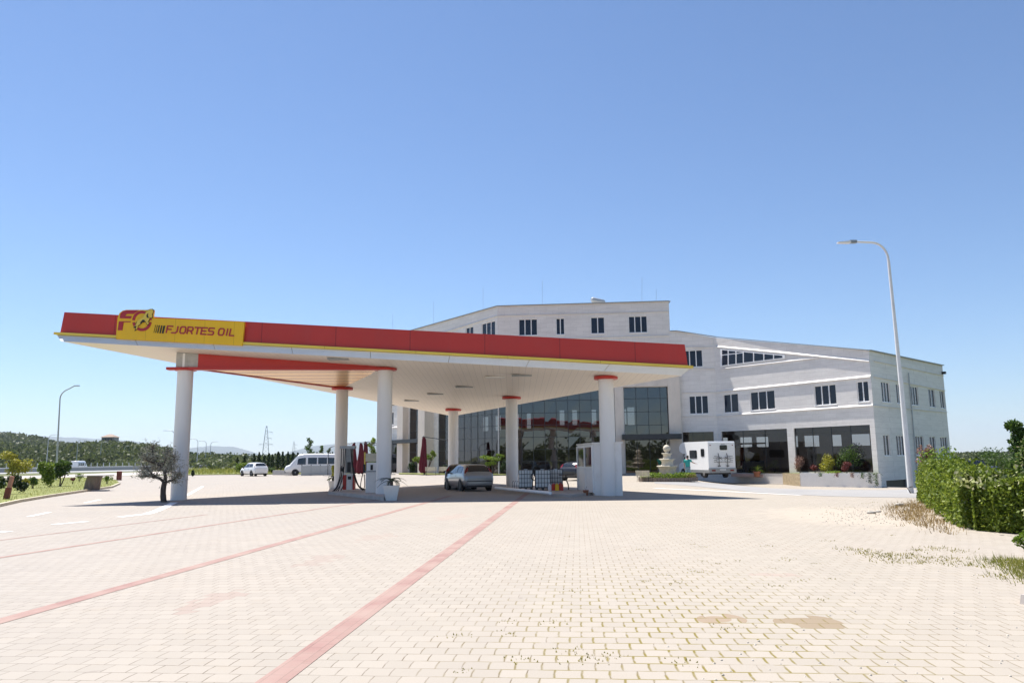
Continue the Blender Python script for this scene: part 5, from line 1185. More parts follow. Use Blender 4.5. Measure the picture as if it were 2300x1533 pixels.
# ================================================================ TREES, SHRUBS AND OTHER PLANTS
def crown_pts(lumps):
    out = []
    for (c, r, n) in lumps:
        q = rng.normal(size=(n, 3)); q /= np.linalg.norm(q, axis=1)[:, None]; q *= (rng.uniform(0, 1, n)**.45)[:, None]*np.array(r); out.append(q+np.array(c))
    return np.concatenate(out)
def bush(name, label, cat, p, rx, rz_, m, n, leaf, group=None, lumps=7, z=0.0, stem=True, low=.15, mat2=None):
    t = thing(name, label, cat, (p.x, p.y, z), group); L_ = []
    for k in range(lumps):
        a = random.uniform(0, 6.28); d = random.uniform(0, .62)*rx; hh = random.uniform(.25, .8)*rz_; k_ = random.uniform(.35, .62)
        L_.append(((p.x+d*math.cos(a), p.y+d*math.sin(a), z+low+hh), (rx*k_, rx*k_, rz_*k_*.62), n//lumps))
    mb = MB(); pts = crown_pts(L_); pts[:, 2] = np.maximum(pts[:, 2], z+.02); mb.leaves(pts, leaf, .6, .2); mb.build('foliage', M[m], t)
    if mat2: mb = MB(); q = pts[rng.choice(len(pts), mat2[1])]; q = q+(q-np.array([p.x, p.y, z+rz_*.4]))*.06; mb.leaves(q, mat2[2], .9, .5); mb.build('blossom', M[mat2[0]], t)
    if stem:
        mb = MB()
        for k in range(4): a = k*1.6+.3; mb.tube([(p.x+.03*math.cos(a), p.y+.03*math.sin(a), z), (p.x+rx*.25*math.cos(a), p.y+rx*.25*math.sin(a), z+rz_*.55)], [.02, .008], 5)
        mb.build('stem', M['bark'], t)
    return t
# the silver-leaved tree in front of the left column
tb0 = gnd(368, 1127); tr = thing('small_tree', 'small wide tree with twisted dark trunk and silvery sparse leaves beside the left column', 'tree', tuple(tb0))
def Tp(u, v, dy=0.0): return at(u, v, tb0.y+dy)
mb = MB(); mb.tube(spl([Tp(368, 1128), Tp(366.5, 1112, .03), Tp(367, 1096, .0), Tp(370, 1082, -.05)]), [.16]+[.125]*5+[.115]*5+[.11]*4+[.10], 10); mb.build('trunk', M['bark'], tr)
ends = []
bm_ = MB()
def branch(pts, r0, r1):
    P = spl(pts, 4); bm_.tube(P, [r0+(r1-r0)*i/(len(P)-1) for i in range(len(P))], 7); return P
limbs = [([(369, 1084, 0), (360, 1075, -.1), (346, 1071, -.25), (331, 1069, -.2), (318, 1070, -.1)], .07, .025), ([(370, 1083, 0), (378, 1081, .1), (391, 1076, .2), (401, 1066, .3)], .06, .02),
         ([(370, 1083, 0), (371, 1066, .0), (364, 1050, .1), (352, 1040, .15), (344, 1024, .2), (342, 1005, .2)], .085, .02), ([(370, 1064, 0), (376, 1052, -.15), (388, 1040, -.3), (392, 1024, -.3)], .06, .018),
         ([(362, 1048, .1), (372, 1032, .3), (376, 1012, .4)], .05, .016), ([(352, 1040, .1), (336, 1036, -.2), (322, 1028, -.3)], .05, .016), ([(346, 1071, -.2), (336, 1058, .2), (324, 1050, .3)], .04, .015), ([(368, 1060, 0), (380, 1060, -.5), (386, 1052, -.7)], .04, .015), ([(366, 1055, 0), (356, 1056, .6), (346, 1050, .9)], .04, .015)]
tips = []
for pts, r0, r1 in limbs:
    P = branch([Tp(u, v, d) for u, v, d in pts], r0, r1); tips += P[len(P)//2:]
tw = []
for q in tips:
    for k in range(6):
        d = Vector((random.uniform(-1, 1), random.uniform(-1, 1), random.uniform(-.25, 1.0))).normalized()*random.uniform(.2, .5); e = q+d
        bm_.tube([q, q.lerp(e, .5)+Vector((0, 0, .03)), e], [.011, .007, .003], 4, False); tw.append((q, e))
bm_.build('branch', M['bark'], tr)
pts = []
for q, e in tw:
    for k in range(13): t = random.uniform(.1, 1.25); p = q.lerp(e, t); pts.append((p.x+random.gauss(0, .055), p.y+random.gauss(0, .055), p.z+random.gauss(0, .05)))
mb = MB(); mb.leaves(pts, .085, .42, .2); mb.build('crown', M['lf_olive'], tr)

# left garden
G = lambda u, v, z=.1: gnd(u, v, z)
def pxs(px, p): return px/FPX*p.y
def sh(name, label, u, v, wpx, hpx, m, n, leaf, **k):
    p = G(u, v); cat = k.pop('cat', 'shrub'); return bush(name, label, cat, p, pxs(wpx/2, p), pxs(hpx, p)*.95, m, n, leaf, z=.1, **k)
sh('shrub', 'dark round bush with white flowers right of the red post', 36, 1108, 44, 34, 'lf_dark', 2600, .10, mat2=('lf_white', 26, .16), stem=False)
sh('shrub', 'dark leafy bush left of the red post at the frame edge', -2, 1108, 40, 36, 'lf_green', 2400, .10, mat2=('lf_white', 14, .15), stem=False)
sh('shrub', 'yellow-green low plant between the white-flowered bush and the small shrub', 55, 1100, 20, 26, 'lf_yellow', 700, .10)
sh('shrub', 'small loose green shrub left of the tall bright bush', 73, 1096, 30, 24, 'lf_green', 1300, .09)
sh('shrub', 'tall bright green clipped bush in the left garden', 101, 1094, 36, 52, 'lf_bright', 3600, .13, stem=False, lumps=10)
sh('shrub', 'tiny dark red shrub on the lawn left of the stone table', 163, 1086, 11, 10, 'lf_red', 260, .09)
sh('shrub', 'pale weedy shrub behind the stone table', 178, 1080, 24, 16, 'lf_bright', 500, .09)
sh('shrub', 'small green plant at the right side of the stone table', 240, 1086, 22, 18, 'lf_bright', 420, .1)
def small_tree(name, label, u, v, hpx, wpx, m, n, leaf, trunks=1, z=.1, crownlow=.35, lum=8, bark='bark', group=None):
    p = gnd(u, v, z); H_ = pxs(hpx, p); W_ = pxs(wpx/2, p); t = thing(name, label, 'tree', (p.x, p.y, z), group); L_ = []
    for k in range(trunks):
        a = 6.28*k/max(1, trunks)+.5; d = (.35*W_ if trunks > 1 else .1*W_); mb = MB(); e = Vector((p.x+d*math.cos(a), p.y+d*math.sin(a), z+H_*.72))
        mb.tube(spl([(p.x+.05*math.cos(a), p.y, z), Vector((p.x, p.y, z+.05)).lerp(e, .5)+Vector((.06, .02, 0)), e]), [.035*H_]+[.028*H_]*9+[.012*H_] if False else .022*H_, 7); mb.build('trunk', M[bark], t)
    for k in range(lum):
        a = random.uniform(0, 6.28); d = random.uniform(.1, .7)*W_; hh = H_*(crownlow+(1-crownlow)*random.uniform(.1, .88)); kk = random.uniform(.28, .5)
        L_.append(((p.x+d*math.cos(a), p.y+d*math.sin(a), z+hh), (W_*kk, W_*kk, H_*(1-crownlow)*kk*.5), n//lum))
    mb = MB(); mb.leaves(crown_pts(L_), leaf, .6, .3); mb.build('crown', M[m], t); return t
small_tree('garden_tree', 'leafy yellow-green garden tree at the left edge of the picture', 30, 1090, 76, 72, 'lf_yellow', 2600, .14, 2, lum=12)
small_tree('garden_tree', 'dark many-stemmed small tree behind the lawn beneath the tall lamp', 135, 1091, 54, 62, 'lf_green', 3400, .13, 3, lum=12)

# stone table, posts
sp_ = gnd(205, 1102); stt = thing('stone_table', 'weathered stone table with a leaning pedestal and thin slab at the lawn corner', 'table', tuple(sp_))
mb = MB(); k = pxs(1, sp_); mb.add([], []); P = [(-17, 0), (15, 0), (19.5, 30), (21, 33), (-10, 33)]
n_ = 14; vs = []
for z_, xl, xr, dy in ((.0, -17, 17, .42), (.25, -15.5, 17.5, .42), (.55, -13, 19, .40), (.92, -10, 21.5, .40)):
    for j in range(n_): a = 2*math.pi*j/n_; vs.append((sp_.x+k*((xl+xr)/2+(xr-xl)/2*math.cos(a)*(1+.03*math.sin(j*5+z_*9))), sp_.y+dy*math.sin(a), sp_.z+z_))
mb.add(vs, [(i*n_+q, i*n_+(q+1) % n_, (i+1)*n_+(q+1) % n_, (i+1)*n_+q) for i in range(3) for q in range(n_)], False); mb.add(vs[-n_:], [tuple(range(n_))]); mb.build('pedestal', M['stone_brown'], stt)
mb = MB(); mb.obox((sp_.x+k*6, sp_.y, .95), (k*64, 1.25, .06), .06); mb.build('tabletop', M['concrete'], stt)
mb = MB(); mb.obox((sp_.x-k*1, sp_.y+.05, .03), (k*62, 1.1, .06), .04); mb.build('plinth', M['concrete'], stt)
q = gnd(14, 1120, .1); rp = thing('wooden_post', 'leaning red-brown wooden post with a pale top at the lawn edge', 'post', tuple(q))
mb = MB(); mb.beam(q, q+Vector((.07, .02, .52)), .22, .22); mb.build('lower_post', M['red_post'], rp)
mb = MB(); mb.beam(q+Vector((.08, .02, .5)), q+Vector((.17, .03, 1.04)), .15, .15); mb.build('upper_post', mat('faded_red_wood', (.38, .19, .14), .85, var=.25, scale=8), rp)
for u, lb_ in ((263.5, 'thin red bollard right of the stone table, left one of the pair'), (269, 'thicker red bollard right of the stone table, right one of the pair')):
    q = gnd(u, 1078); t = thing('bollard', lb_, 'bollard', tuple(q), 'red bollards at the side road'); w_ = .1 if u < 265 else .17
    mb = MB(); mb.cyl((q.x, q.y), w_, 0, .86, 14); mb.build('post', M['red_post'], t); mb = MB(); mb.blob((q.x, q.y, .86), (w_, w_, .06), 12); mb.build('cap', M['red_post'], t)

# highway barrier and fence
bp = [(-120, 1063), (55, 1060), (160, 1057.5), (245, 1055.7), (330, 1054), (440, 1051), (500, 1048.7), (560, 1046.4), (640, 1043.8), (720, 1041.2)]
BP = [gnd(*p) for p in bp]; hb_ = thing('highway_barrier', 'long low grey highway barrier with a pale rail and a picket fence on top', 'barrier', tuple(BP[2]))
mb = MB(); [mb.beam(a+up*.42, b+up*.42, .3, .84) for a, b in zip(BP, BP[1:])]; mb.build('barrier_wall', M['grey_metal'], hb_)
mb = MB(); [mb.beam(a+up*.91, b+up*.91, .36, .14) for a, b in zip(BP, BP[1:])]; mb.build('rail', M['white_paint'], hb_)
mb = MB()
for a, b in zip(BP, BP[1:5]):
    d = (b-a); n = int(d.length/1.6)
    for k in range(n): q = a+d*k/n; mb.beam((q.x, q.y, .98), (q.x, q.y, 1.85), .14, .14)
mb.build('picket_fence', M['galv'], hb_)
mb = MB(); [mb.beam(a+up*2.0+Vector((-6, 6, 0)), b+up*2.0+Vector((-6, 6, 0)), .1, .1) for a, b in zip(BP, BP[1:6])]; [mb.beam(a+up*3.0+Vector((-6, 6, 0)), b+up*3.0+Vector((-6, 6, 0)), .08, .08) for a, b in zip(BP, BP[1:6])]
# street lamps
def lamp_parts(root, h, arm, r, head=.6, rise=.0, m='galv', rad=.9):
    mb = MB(); P = [(0, 0, 0), (0, 0, h*.5), (0, 0, h-rad)] + [(-rad*(1-math.cos(a)), 0, h-rad+rad*math.sin(a)+rise*(1-math.cos(a))*.3) for a in np.linspace(.25, 1.5, 6)] + [(-arm, 0, h+rise)]
    n = len(P); mb.tube(P, [r*(1-.45*min(1, p[2]/h)) for p in P], 10); mb.build('pole', M[m], root)
    mb = MB(); mb.obox((-arm-head*.45, 0, h+rise-.02), (head, .26, .09), 0); mb.build('lamp_head', M[m], root)
    mb = MB(); mb.cyl((0, 0), r*1.7, 0, .06, 12); mb.build('base_plate', M['grey_metal'], root)
lp_ = thing('street_lamp', 'tall white street lamp with an arm bent to the left above the right hedge', 'street lamp', (0, 0, 0)); Yl = gnd(2046, 1107).y
tp = at(2000, 545, Yl); bs = gnd(2046, 1107); hgt = tp.z+.12
wp = mat('lamp_pole_white', (.72, .72, .71), .5, var=.06, scale=2, dirt=((.5, .48, .44), .3))
mb = MB(); P = [(0, 0, 0), (0, 0, 2.5), (-.02, 0, 5.0), (-.06, 0, 8.0), (-.1, 0, hgt-1.1)]+[(-.1-.75*(1-math.cos(a)), 0, hgt-.95+.85*math.sin(a)) for a in np.linspace(.2, 1.5, 7)]+[(-1.6, 0, hgt-.06)]
mb.tube(P, [.125, .115, .098, .072, .062]+[.052]*7+[.046], 14); mb.build('pole', wp, lp_)
mb = MB(); mb.obox((-1.72, 0, hgt-.06), (.34, .2, .13), 0); mb.build('bracket', M['grey_metal'], lp_)
mb = MB(); vs = [(-1.85, -.13, hgt-.03), (-1.85, .13, hgt-.03), (-1.85, .13, hgt-.13), (-1.85, -.13, hgt-.13), (-2.45, -.1, hgt-.08), (-2.45, .1, hgt-.08), (-2.45, .1, hgt-.12), (-2.45, -.1, hgt-.12)]
mb.add(vs, [(0, 1, 2, 3), (7, 6, 5, 4), (0, 4, 5, 1), (1, 5, 6, 2), (2, 6, 7, 3), (3, 7, 4, 0)]); mb.build('lamp_head', wp, lp_)
mb = MB(); mb.tube([(.05, -.1, .3), (-.22, -.16, .24), (-.1, -.2, 0)], .022, 6); mb.build('base_bracket', M['bark'], lp_)
place(lp_, bs, 0, hz(bs.x, bs.y))
l1 = thing('street_lamp', 'grey street lamp with an arm to the right behind the left garden', 'street lamp', (0, 0, 0), 'grey street lamps'); lamp_parts(l1, 9.0, 1.45, .10, .45, .5, rad=.8); q = at(127, 1055, 78); place(l1, q, R(180)); l1.rotation_euler = (0, R(1.5), R(180))
far = thing('street_lamp', 'far street lamp with an arm to the left, seen just left of the left column', 'street lamp', (0, 0, 0), 'far street lamps along the highway'); lamp_parts(far, 9.5, 1.9, .14, 1.0, rad=1.2); place(far, at(388, 1050, 190), R(0))
for u, Y, rz, k, lb_ in ((104, 210, 180, 1.0, 'far street lamp just left of the tall grey lamp'), (171, 240, 180, .95, 'far street lamp above the small white van'), (224, 250, 180, .9, 'far street lamp standing before the hilltop house'), (277, 270, 180, .8, 'far street lamp between the hilltop house and the silver tree'),
                         (442, 230, 0, .9, 'far street lamp just right of the left column'), (461, 270, 0, .95, 'far street lamp before the blue mountain, middle of its three'), (471, 300, 180, 1.0, 'far street lamp before the blue mountain, rightmost of its three')):
    o_ = dup(far, label=lb_, scale=k); place(o_, at(u, 1045, Y), R(rz))
# pylons
py_ = thing('pylon', 'nearer lattice power pylon above the row of conifers', 'pylon', (0, 0, 0), 'power pylons in the distance')
mb = MB(); Hh = 31.0
def wd_(z): return 2.8*(1-z/Hh)**.8+.25
zz = [0, 4, 8, 12, 15, 18, 20.5, 23, 25.5, 28, Hh]
for z0, z1 in zip(zz, zz[1:]):
    a, b = wd_(z0), wd_(z1)
    for sx_, sy_ in ((1, 1), (-1, 1), (-1, -1), (1, -1)):
        mb.beam((sx_*a, sy_*a, z0), (sx_*b, sy_*b, z1), .22, .22); nx_, ny_ = (-sy_, sx_); mb.beam((sx_*a, sy_*a, z0), (nx_*b, ny_*b, z1), .12, .12)
for z, l in ((15.5, 5.5), (20.5, 4.2), (25.5, 5.0)):
    for s_ in ((-1, 1) if z < 17 else (1,)): mb.beam((0, 0, z), (s_*l, 0, z+.2), .2, .2); mb.beam((0, 0, z+1.4), (s_*l, 0, z+.2), .14, .14); mb.beam((s_*l, 0, z+.2), (s_*l, 0, z-1.2), .12, .12)
mb.build('lattice', M['galv'], py_); q = at(596, 1036, 640); place(py_, q, R(15))
p2_ = dup(py_, label='farther smaller power pylon above the minibus'); place(p2_, at(659, 1035, 1150), R(12))
# house on the hill
q = at(247, 993, 405); ho = thing('house', 'pale hilltop house with a low tiled roof among trees', 'house', tuple(q)); k = 405/FPX
mb = MB(); mb.obox((q.x, q.y, q.z+1.2), (27*k, 6, 3.2), .1); mb.build('wall', M['house'], ho)
mb = MB(); hw, z0 = 15*k, q.z+2.7; mb.add([(q.x-hw, q.y-3.6, z0), (q.x+hw, q.y-3.6, z0), (q.x+hw, q.y+3.6, z0), (q.x-hw, q.y+3.6, z0), (q.x-hw*.25, q.y, z0+1.6), (q.x+hw*.25, q.y, z0+1.6)], [(0, 1, 5, 4), (1, 2, 5), (2, 3, 4, 5), (3, 0, 4), (3, 2, 1, 0)]); mb.build('roof', M['rooftile'], ho)
for dx in (-8, -3, 3, 8): mb = MB(); mb.box(q.x+dx*k-.5, q.y-3.4, q.z+1.0, q.x+dx*k+.5, q.y-2.5, q.z+2.2); mb.build('window', M['window_glass'], ho)

# conifers in a row, shrubs and young trees beyond the court
def conifer(name, label, h, w_, seed, group=None, n=1500):
    random.seed(seed); t = thing(name, label, 'tree', (0, 0, 0), group); pts = []
    mb = MB(); mb.tube([(0, 0, 0), (.02, 0, h*.9)], [.06, .02], 6); mb.build('trunk', M['bark'], t)
    for k in range(n):
        f = random.random()**.8; z = h*(.08+.9*f); env = w_*((1-f)**.55)*(.45+.55*min(1, f*5+.35)); lay = .72+.28*math.sin(z*9+seed); a = random.uniform(0, 6.28); r = env*lay*random.random()**.4*(1+.25*math.sin(3*a+seed+f*4))
        pts.append((r*math.cos(a), r*math.sin(a), z))
    mb = MB(); mb.leaves(pts, .17, .45, .5); mb.build('crown', M['lf_dark'], t); return t
cons = [conifer('conifer', '', 2.75, .62, s_, 'conifers in a row beyond the court') for s_ in (1, 5, 9)]
crow = [(533, 1025, .30), (549, 1022, .45), (570, 1017, 1), (581, 1014, 1), (593, 1021, .9), (603, 1016, 1), (611, 1019, .9), (624, 1013, 1), (634, 1013, 1), (646, 1013, 1), (657, 1014, .95), (668, 1015, .95), (679, 1017, .9), (688, 1018, .8), (711, 1014, .9), (746, 1014, 1), (735, 1020, .8)]
names = ['first low dark conifer at the left end of the row', 'second low conifer left of the white car roof', 'leftmost tall conifer, just left of the white car roof', 'tall conifer right above the white car', 'low conifer at the foot of the near pylon, left', 'pointed conifer just right of the near pylon', 'conifer between the pylon and the denser group', 'first tall conifer of the dense group over the grey block wall', 'second tall conifer of the dense group over the grey block wall', 'third conifer of the dense group, above the minibus bonnet', 'conifer above the minibus windscreen', 'conifer above the front of the minibus roof', 'conifer above the minibus roof left of the slim tall tree', 'shorter conifer touching the slim tall tree', 'conifer right of the slim tall tree over the minibus roof', 'rightmost conifer beside the white back column', 'short conifer between the umbrella mast and the back column']
for i, ((u, v, k), lb_) in enumerate(zip(crow, names)):
    o_ = cons[i] if i < 3 else dup(cons[i % 3]); o_['label'] = lb_; Y = 122+(i*37 % 17); p = at(u, 1050, Y); hreq = (at(u, v, Y).z)/2.75; o_.location = (p.x, p.y, 0); o_.scale = (hreq*1.05, hreq*1.05, hreq); o_.rotation_euler = (0, 0, i*1.3)
random.seed(21)
def slim_tree(u, v0, v1, Y, wpx, label, m='lf_green', n=900, leaf=.2):
    a, b = at(u, v0, Y), at(u, v1, Y); a.z = 0; t = thing('young_tree', label, 'tree', tuple(a), 'young trees beyond the court'); H_ = b.z; W_ = wpx/2/FPX*Y
    mb = MB(); mb.tube([a, a.lerp(Vector((b.x, b.y, H_)), .97)], [.06, .02], 6); mb.build('trunk', M['bark_pale'], t); L_ = []
    for k in range(9): f = .38+.6*k/8; L_.append(((a.x+random.uniform(-.35, .35)*W_, a.y+random.uniform(-.3, .3)*W_, H_*f), (W_*(.9-.55*(k/8)), W_*.7, H_*.06), n//9))
    mb = MB(); mb.leaves(crown_pts(L_), leaf, .6, .3); mb.build('crown', M[m], t)
slim_tree(694, 1062, 985, 104, 26, 'slim tall young tree standing over the minibus roof'); slim_tree(722, 1060, 1002, 100, 20, 'young tree next to the thin umbrella mast', 'lf_green', 600); slim_tree(834, 1062, 985, 92, 26, 'young tree rising above the white fuel pump', 'lf_bright', 900); slim_tree(738, 1060, 1008, 103, 16, 'thin young tree left of the white back column', 'lf_green', 450)
for u, v, w_, h_, m, lb_ in ((708, 1066, 20, 19, 'lf_bright', 'round bright bush in front of the grey fence, left one'), (736, 1066, 20, 20, 'lf_yellow', 'yellowish bush in front of the grey fence near the back column'), (722, 1066, 14, 10, 'lf_green', 'low green bush between the two rounder ones by the grey fence'), (750, 1076, 16, 26, 'lf_yellow', 'bright yellow-green shrub at the left side of the back column'),
                            (540, 1066, 30, 24, 'lf_bright', 'tall weedy bush just left of the white car'), (605, 1064, 30, 12, 'lf_green', 'low green bush just right of the white car'), (433, 1072, 9, 12, 'lf_dark', 'small dark plant right of the left column base')):
    p = gnd(u, v); bush('shrub', lb_, 'shrub', p, pxs(w_/2, p), pxs(h_, p), m, 900, .2, z=.05, stem=False)
q0, q1 = gnd(616, 1066), gnd(655, 1066.5); mb = MB(); mb.beam(q0+up*.3, q1+up*.3, .5, .6); tag(mb.build('block_wall', M['concrete'], loc=tuple(q0)), 'low grey block wall left of the minibus', 'wall')
fe = thing('fence', 'grey slatted fence hiding the lower side of the minibus', 'fence', tuple(gnd(680, 1065))); a, b = at(677, 1064, 92.5), at(760, 1063, 93.5)
mb = MB()
for k in range(52): q = a.lerp(b, k/51); mb.box(q.x-.035, q.y-.02, .05, q.x+.035, q.y+.02, 1.18)
for z in (.25, 1.0): mb.beam((a.x, a.y+.04, z), (b.x, b.y+.04, z), .03, .06)
mb.build('slats', M['galv'], fe)
for k in range(5): q = a.lerp(b, k/4); mb = MB(); mb.box(q.x-.06, q.y+.03, 0, q.x+.06, q.y+.14, 1.3); mb.build('post', M['grey_metal'], fe)

# garden in front of the glass
poly_sheet('planting_bed', [*[at(u, 1064, Y)[:2] for u, Y in ((896, 81), (960, 76.5), (1010, 76), (1085, 70.5), (1140, 70.5), (1135, 73), (1110, 74), (1010, 79), (896, 86))]], .33, M['lawn'], thick=.3)
def cloud_tree(u, v, Y, lumps, label, m='lf_bright', n=2600, leaf=.13):
    a = at(u, v, Y); a.z = .3; t = thing('cloud_tree', label, 'tree', tuple(a)); L_ = []
    for i, (lu, lv, wpx, hpx) in enumerate(lumps):
        e = at(lu, lv, Y); e.y += random.uniform(-.4, .4); mb = MB(); mb.tube(spl([a, a.lerp(e, .5)+Vector((.1, 0, -.1)), e]), .045, 7); mb.build('branch', M['bark'], t)
        for k in range(4): L_.append(((e.x+random.uniform(-.3, .3)*wpx/FPX*Y, e.y+random.uniform(-.3, .3)*wpx/FPX*Y, e.z+random.uniform(-.25, .25)*hpx/FPX*Y), (wpx/2/FPX*Y*.7, wpx/2/FPX*Y*.7, hpx/2/FPX*Y*.7), n//(4*len(lumps))))
    mb = MB(); mb.leaves(crown_pts(L_), leaf, .4, .6); mb.build('crown', M[m], t)
cloud_tree(953, 1066, 77.5, [(935, 1029, 22, 14), (966, 1028, 18, 16), (974, 1018, 14, 14), (945, 1038, 14, 10)], 'cloud-pruned green tree behind the folded maroon umbrella')
cloud_tree(1104, 1068, 71.5, [(1088, 1026, 28, 12), (1112, 1029, 30, 13), (1104, 1040, 26, 12), (1122, 1023, 18, 10)], 'cloud-pruned bright green tree above the parked silver car')
for u, w_, h_, m, lb_ in ((924, 24, 22, 'lf_dark', 'dark low bush at the foot of the left stone pier'), (1005, 30, 18, 'lf_dark', 'dark low bush behind the pale benches'), (1135, 26, 30, 'lf_dark', 'dark bush between the cloud tree and the slender back column')):
    p = at(u, 1064, {924: 80, 1005: 77, 1135: 71}[u]); bush('shrub', lb_, 'shrub', p, pxs(w_/2, p), pxs(h_, p), m, 1100, .16, z=.25, stem=False)

# raised bed at the right wing
WL, WR = at(1798, 1088, 61), at(1978, 1092, 56.6); WL.z = WR.z = 0
rw = thing('retaining_wall', 'low white retaining wall of the raised bed at the right wing', 'wall', (WL.x, WL.y, -.4)); LE = at(1752, 1076, 66.0); LE.z = 0
nW = Vector(((WR-WL).y, -(WR-WL).x, 0)).normalized(); nW = nW if nW.y < 0 else -nW
mb = MB(); mb.ext([V3(WL, -1.2), V3(WR, -1.2), V3(WR-nW*.25, -1.2), V3(WL-nW*.25, -1.2)], (0, 0, 1.6)); mb.build('wall', M['white_paint'], rw)
sw_ = MB(); sw_.ext([V3(LE, -.75), V3(WL+nW*.02, -.75), V3(WL-nW*.24, -.75), V3(LE+Vector((.3, .3, 0)), -.75)], (0, 0, 1.07)); tag(sw_.build('stone_wall', mat('rough_tan_stone', (.34, .27, .17), .95, var=.35, scale=5, bump=1.0, dirt=((.14, .10, .06), .7)), loc=(LE.x, LE.y, -.4)), 'short rough tan stone wall at the left end of the raised bed', 'wall')
mb = MB(); S4p = S4.pt(.32, .3, .05); bed = [LE, WL-nW*.2, WR-nW*.2, V3(G_, 0)+Vector((.0, -.05, 0)), V3(S4.pt(.5, .3, .03), 0), V3(S4.pt(.12, .3, .03), 0)]
mb.add([V3(p, .34) for p in bed], [tuple(range(len(bed)))]); tag(mb.build('raised_bed', M['lawn']), kind='structure')
def bedp(u, v, Y): p = at(u, v, Y); p.z = .34; return p
def shb(label, u, Y, wpx, hpx, m, n, leaf, name='shrub', **k):
    p = bedp(u, 1060, Y); return bush(name, label, 'shrub', p, wpx/2/FPX*Y, hpx/FPX*Y, m, n, leaf, z=.34, **k)
shb('clipped round pale green shrub left of the white pillar', 1740, 67, 30, 22, 'lf_yellow', 1500, .07, low=.25)
shb('dusty pink feathery shrub at the foot of the white pillar', 1797, 63.6, 30, 36, 'lf_pink', 1500, .08)
shb('small dark red shrub between the pink one and the yellow one', 1831, 62, 26, 18, 'lf_red', 800, .08)
shb('bright yellow-green shrub in the raised bed', 1859, 61, 40, 36, 'lf_yellow', 1700, .10, mat2=('lf_white', 10, .12))
shb('big dense dark green bush at the corner of the building', 1920, 60.2, 82, 60, 'lf_green', 7000, .10, lumps=14)
shb('reddish small shrub in front of the big dark green bush', 1902, 59, 24, 22, 'lf_red', 700, .08)
shb('low grassy plant at the edge of the white retaining wall', 1868, 59.6, 60, 7, 'lf_bright', 500, .08, stem=False, low=.02)
for i, (u, ln, m) in enumerate(((1849, .3, 'lf_green'), (1886, .32, 'lf_red'), (1920, .35, 'lf_pink'), (1942, .4, 'lf_green'), (1958, .75, 'lf_dark'), (1972, .95, 'lf_green'))):
    f = (u-1798)/180; p = WL.lerp(WR, f)+nW*.05; mb = MB(); n = int(ln*260); mb.leaves(np.stack([rng.normal(p.x, .07+.1*ln, n), rng.normal(p.y, .03, n), .44-ln*rng.uniform(0, 1, n)**1.3], 1), .09, .5)
    tag(mb.build('trailing_plant', M[m], loc=(p.x, p.y, .4)), ['short green tuft trailing over the left part of the white retaining wall', 'reddish tuft trailing over the white retaining wall below the red shrub', 'dry pinkish tuft trailing over the white retaining wall under the big bush', 'green tuft trailing over the white retaining wall left of the long ones', 'long dark trailing plant near the right end of the white retaining wall', 'longest green trailing plant at the very end of the white retaining wall'][i], 'plant', 'plants trailing over the white retaining wall')
pp_ = at(1700, 1060, 67); pp_.z = .0; pt = thing('potted_palm', 'bushy palm in a terracotta pot before the showroom entrance', 'potted plant', tuple(pp_))
mb = MB(); mb.lathe([(.22, 0), (.3, .36), (.33, .36), (.33, .44), (.28, .44), (.26, .38), (.01, .38)], pp_, 20); mb.build('pot', M['terracotta'], pt)
mb = palm_crown(16, 1.35, .12, .55, step=26); mb.v = [(x*.62+pp_.x, y*.62+pp_.y, z*1.15+pp_.z+.4) for x, y, z in mb.v]; mb.build('fronds', M['lf_bright'], pt)
mb = MB(); a, b = at(1652, 1064, 69.5), at(1722, 1063, 67.5); mb.beam(V3(a, .12), V3(b, .06), 1.6, .26); tag(mb.build('entrance_step', mat('pink_stone', (.52, .36, .31), .8, var=.1)), kind='structure')

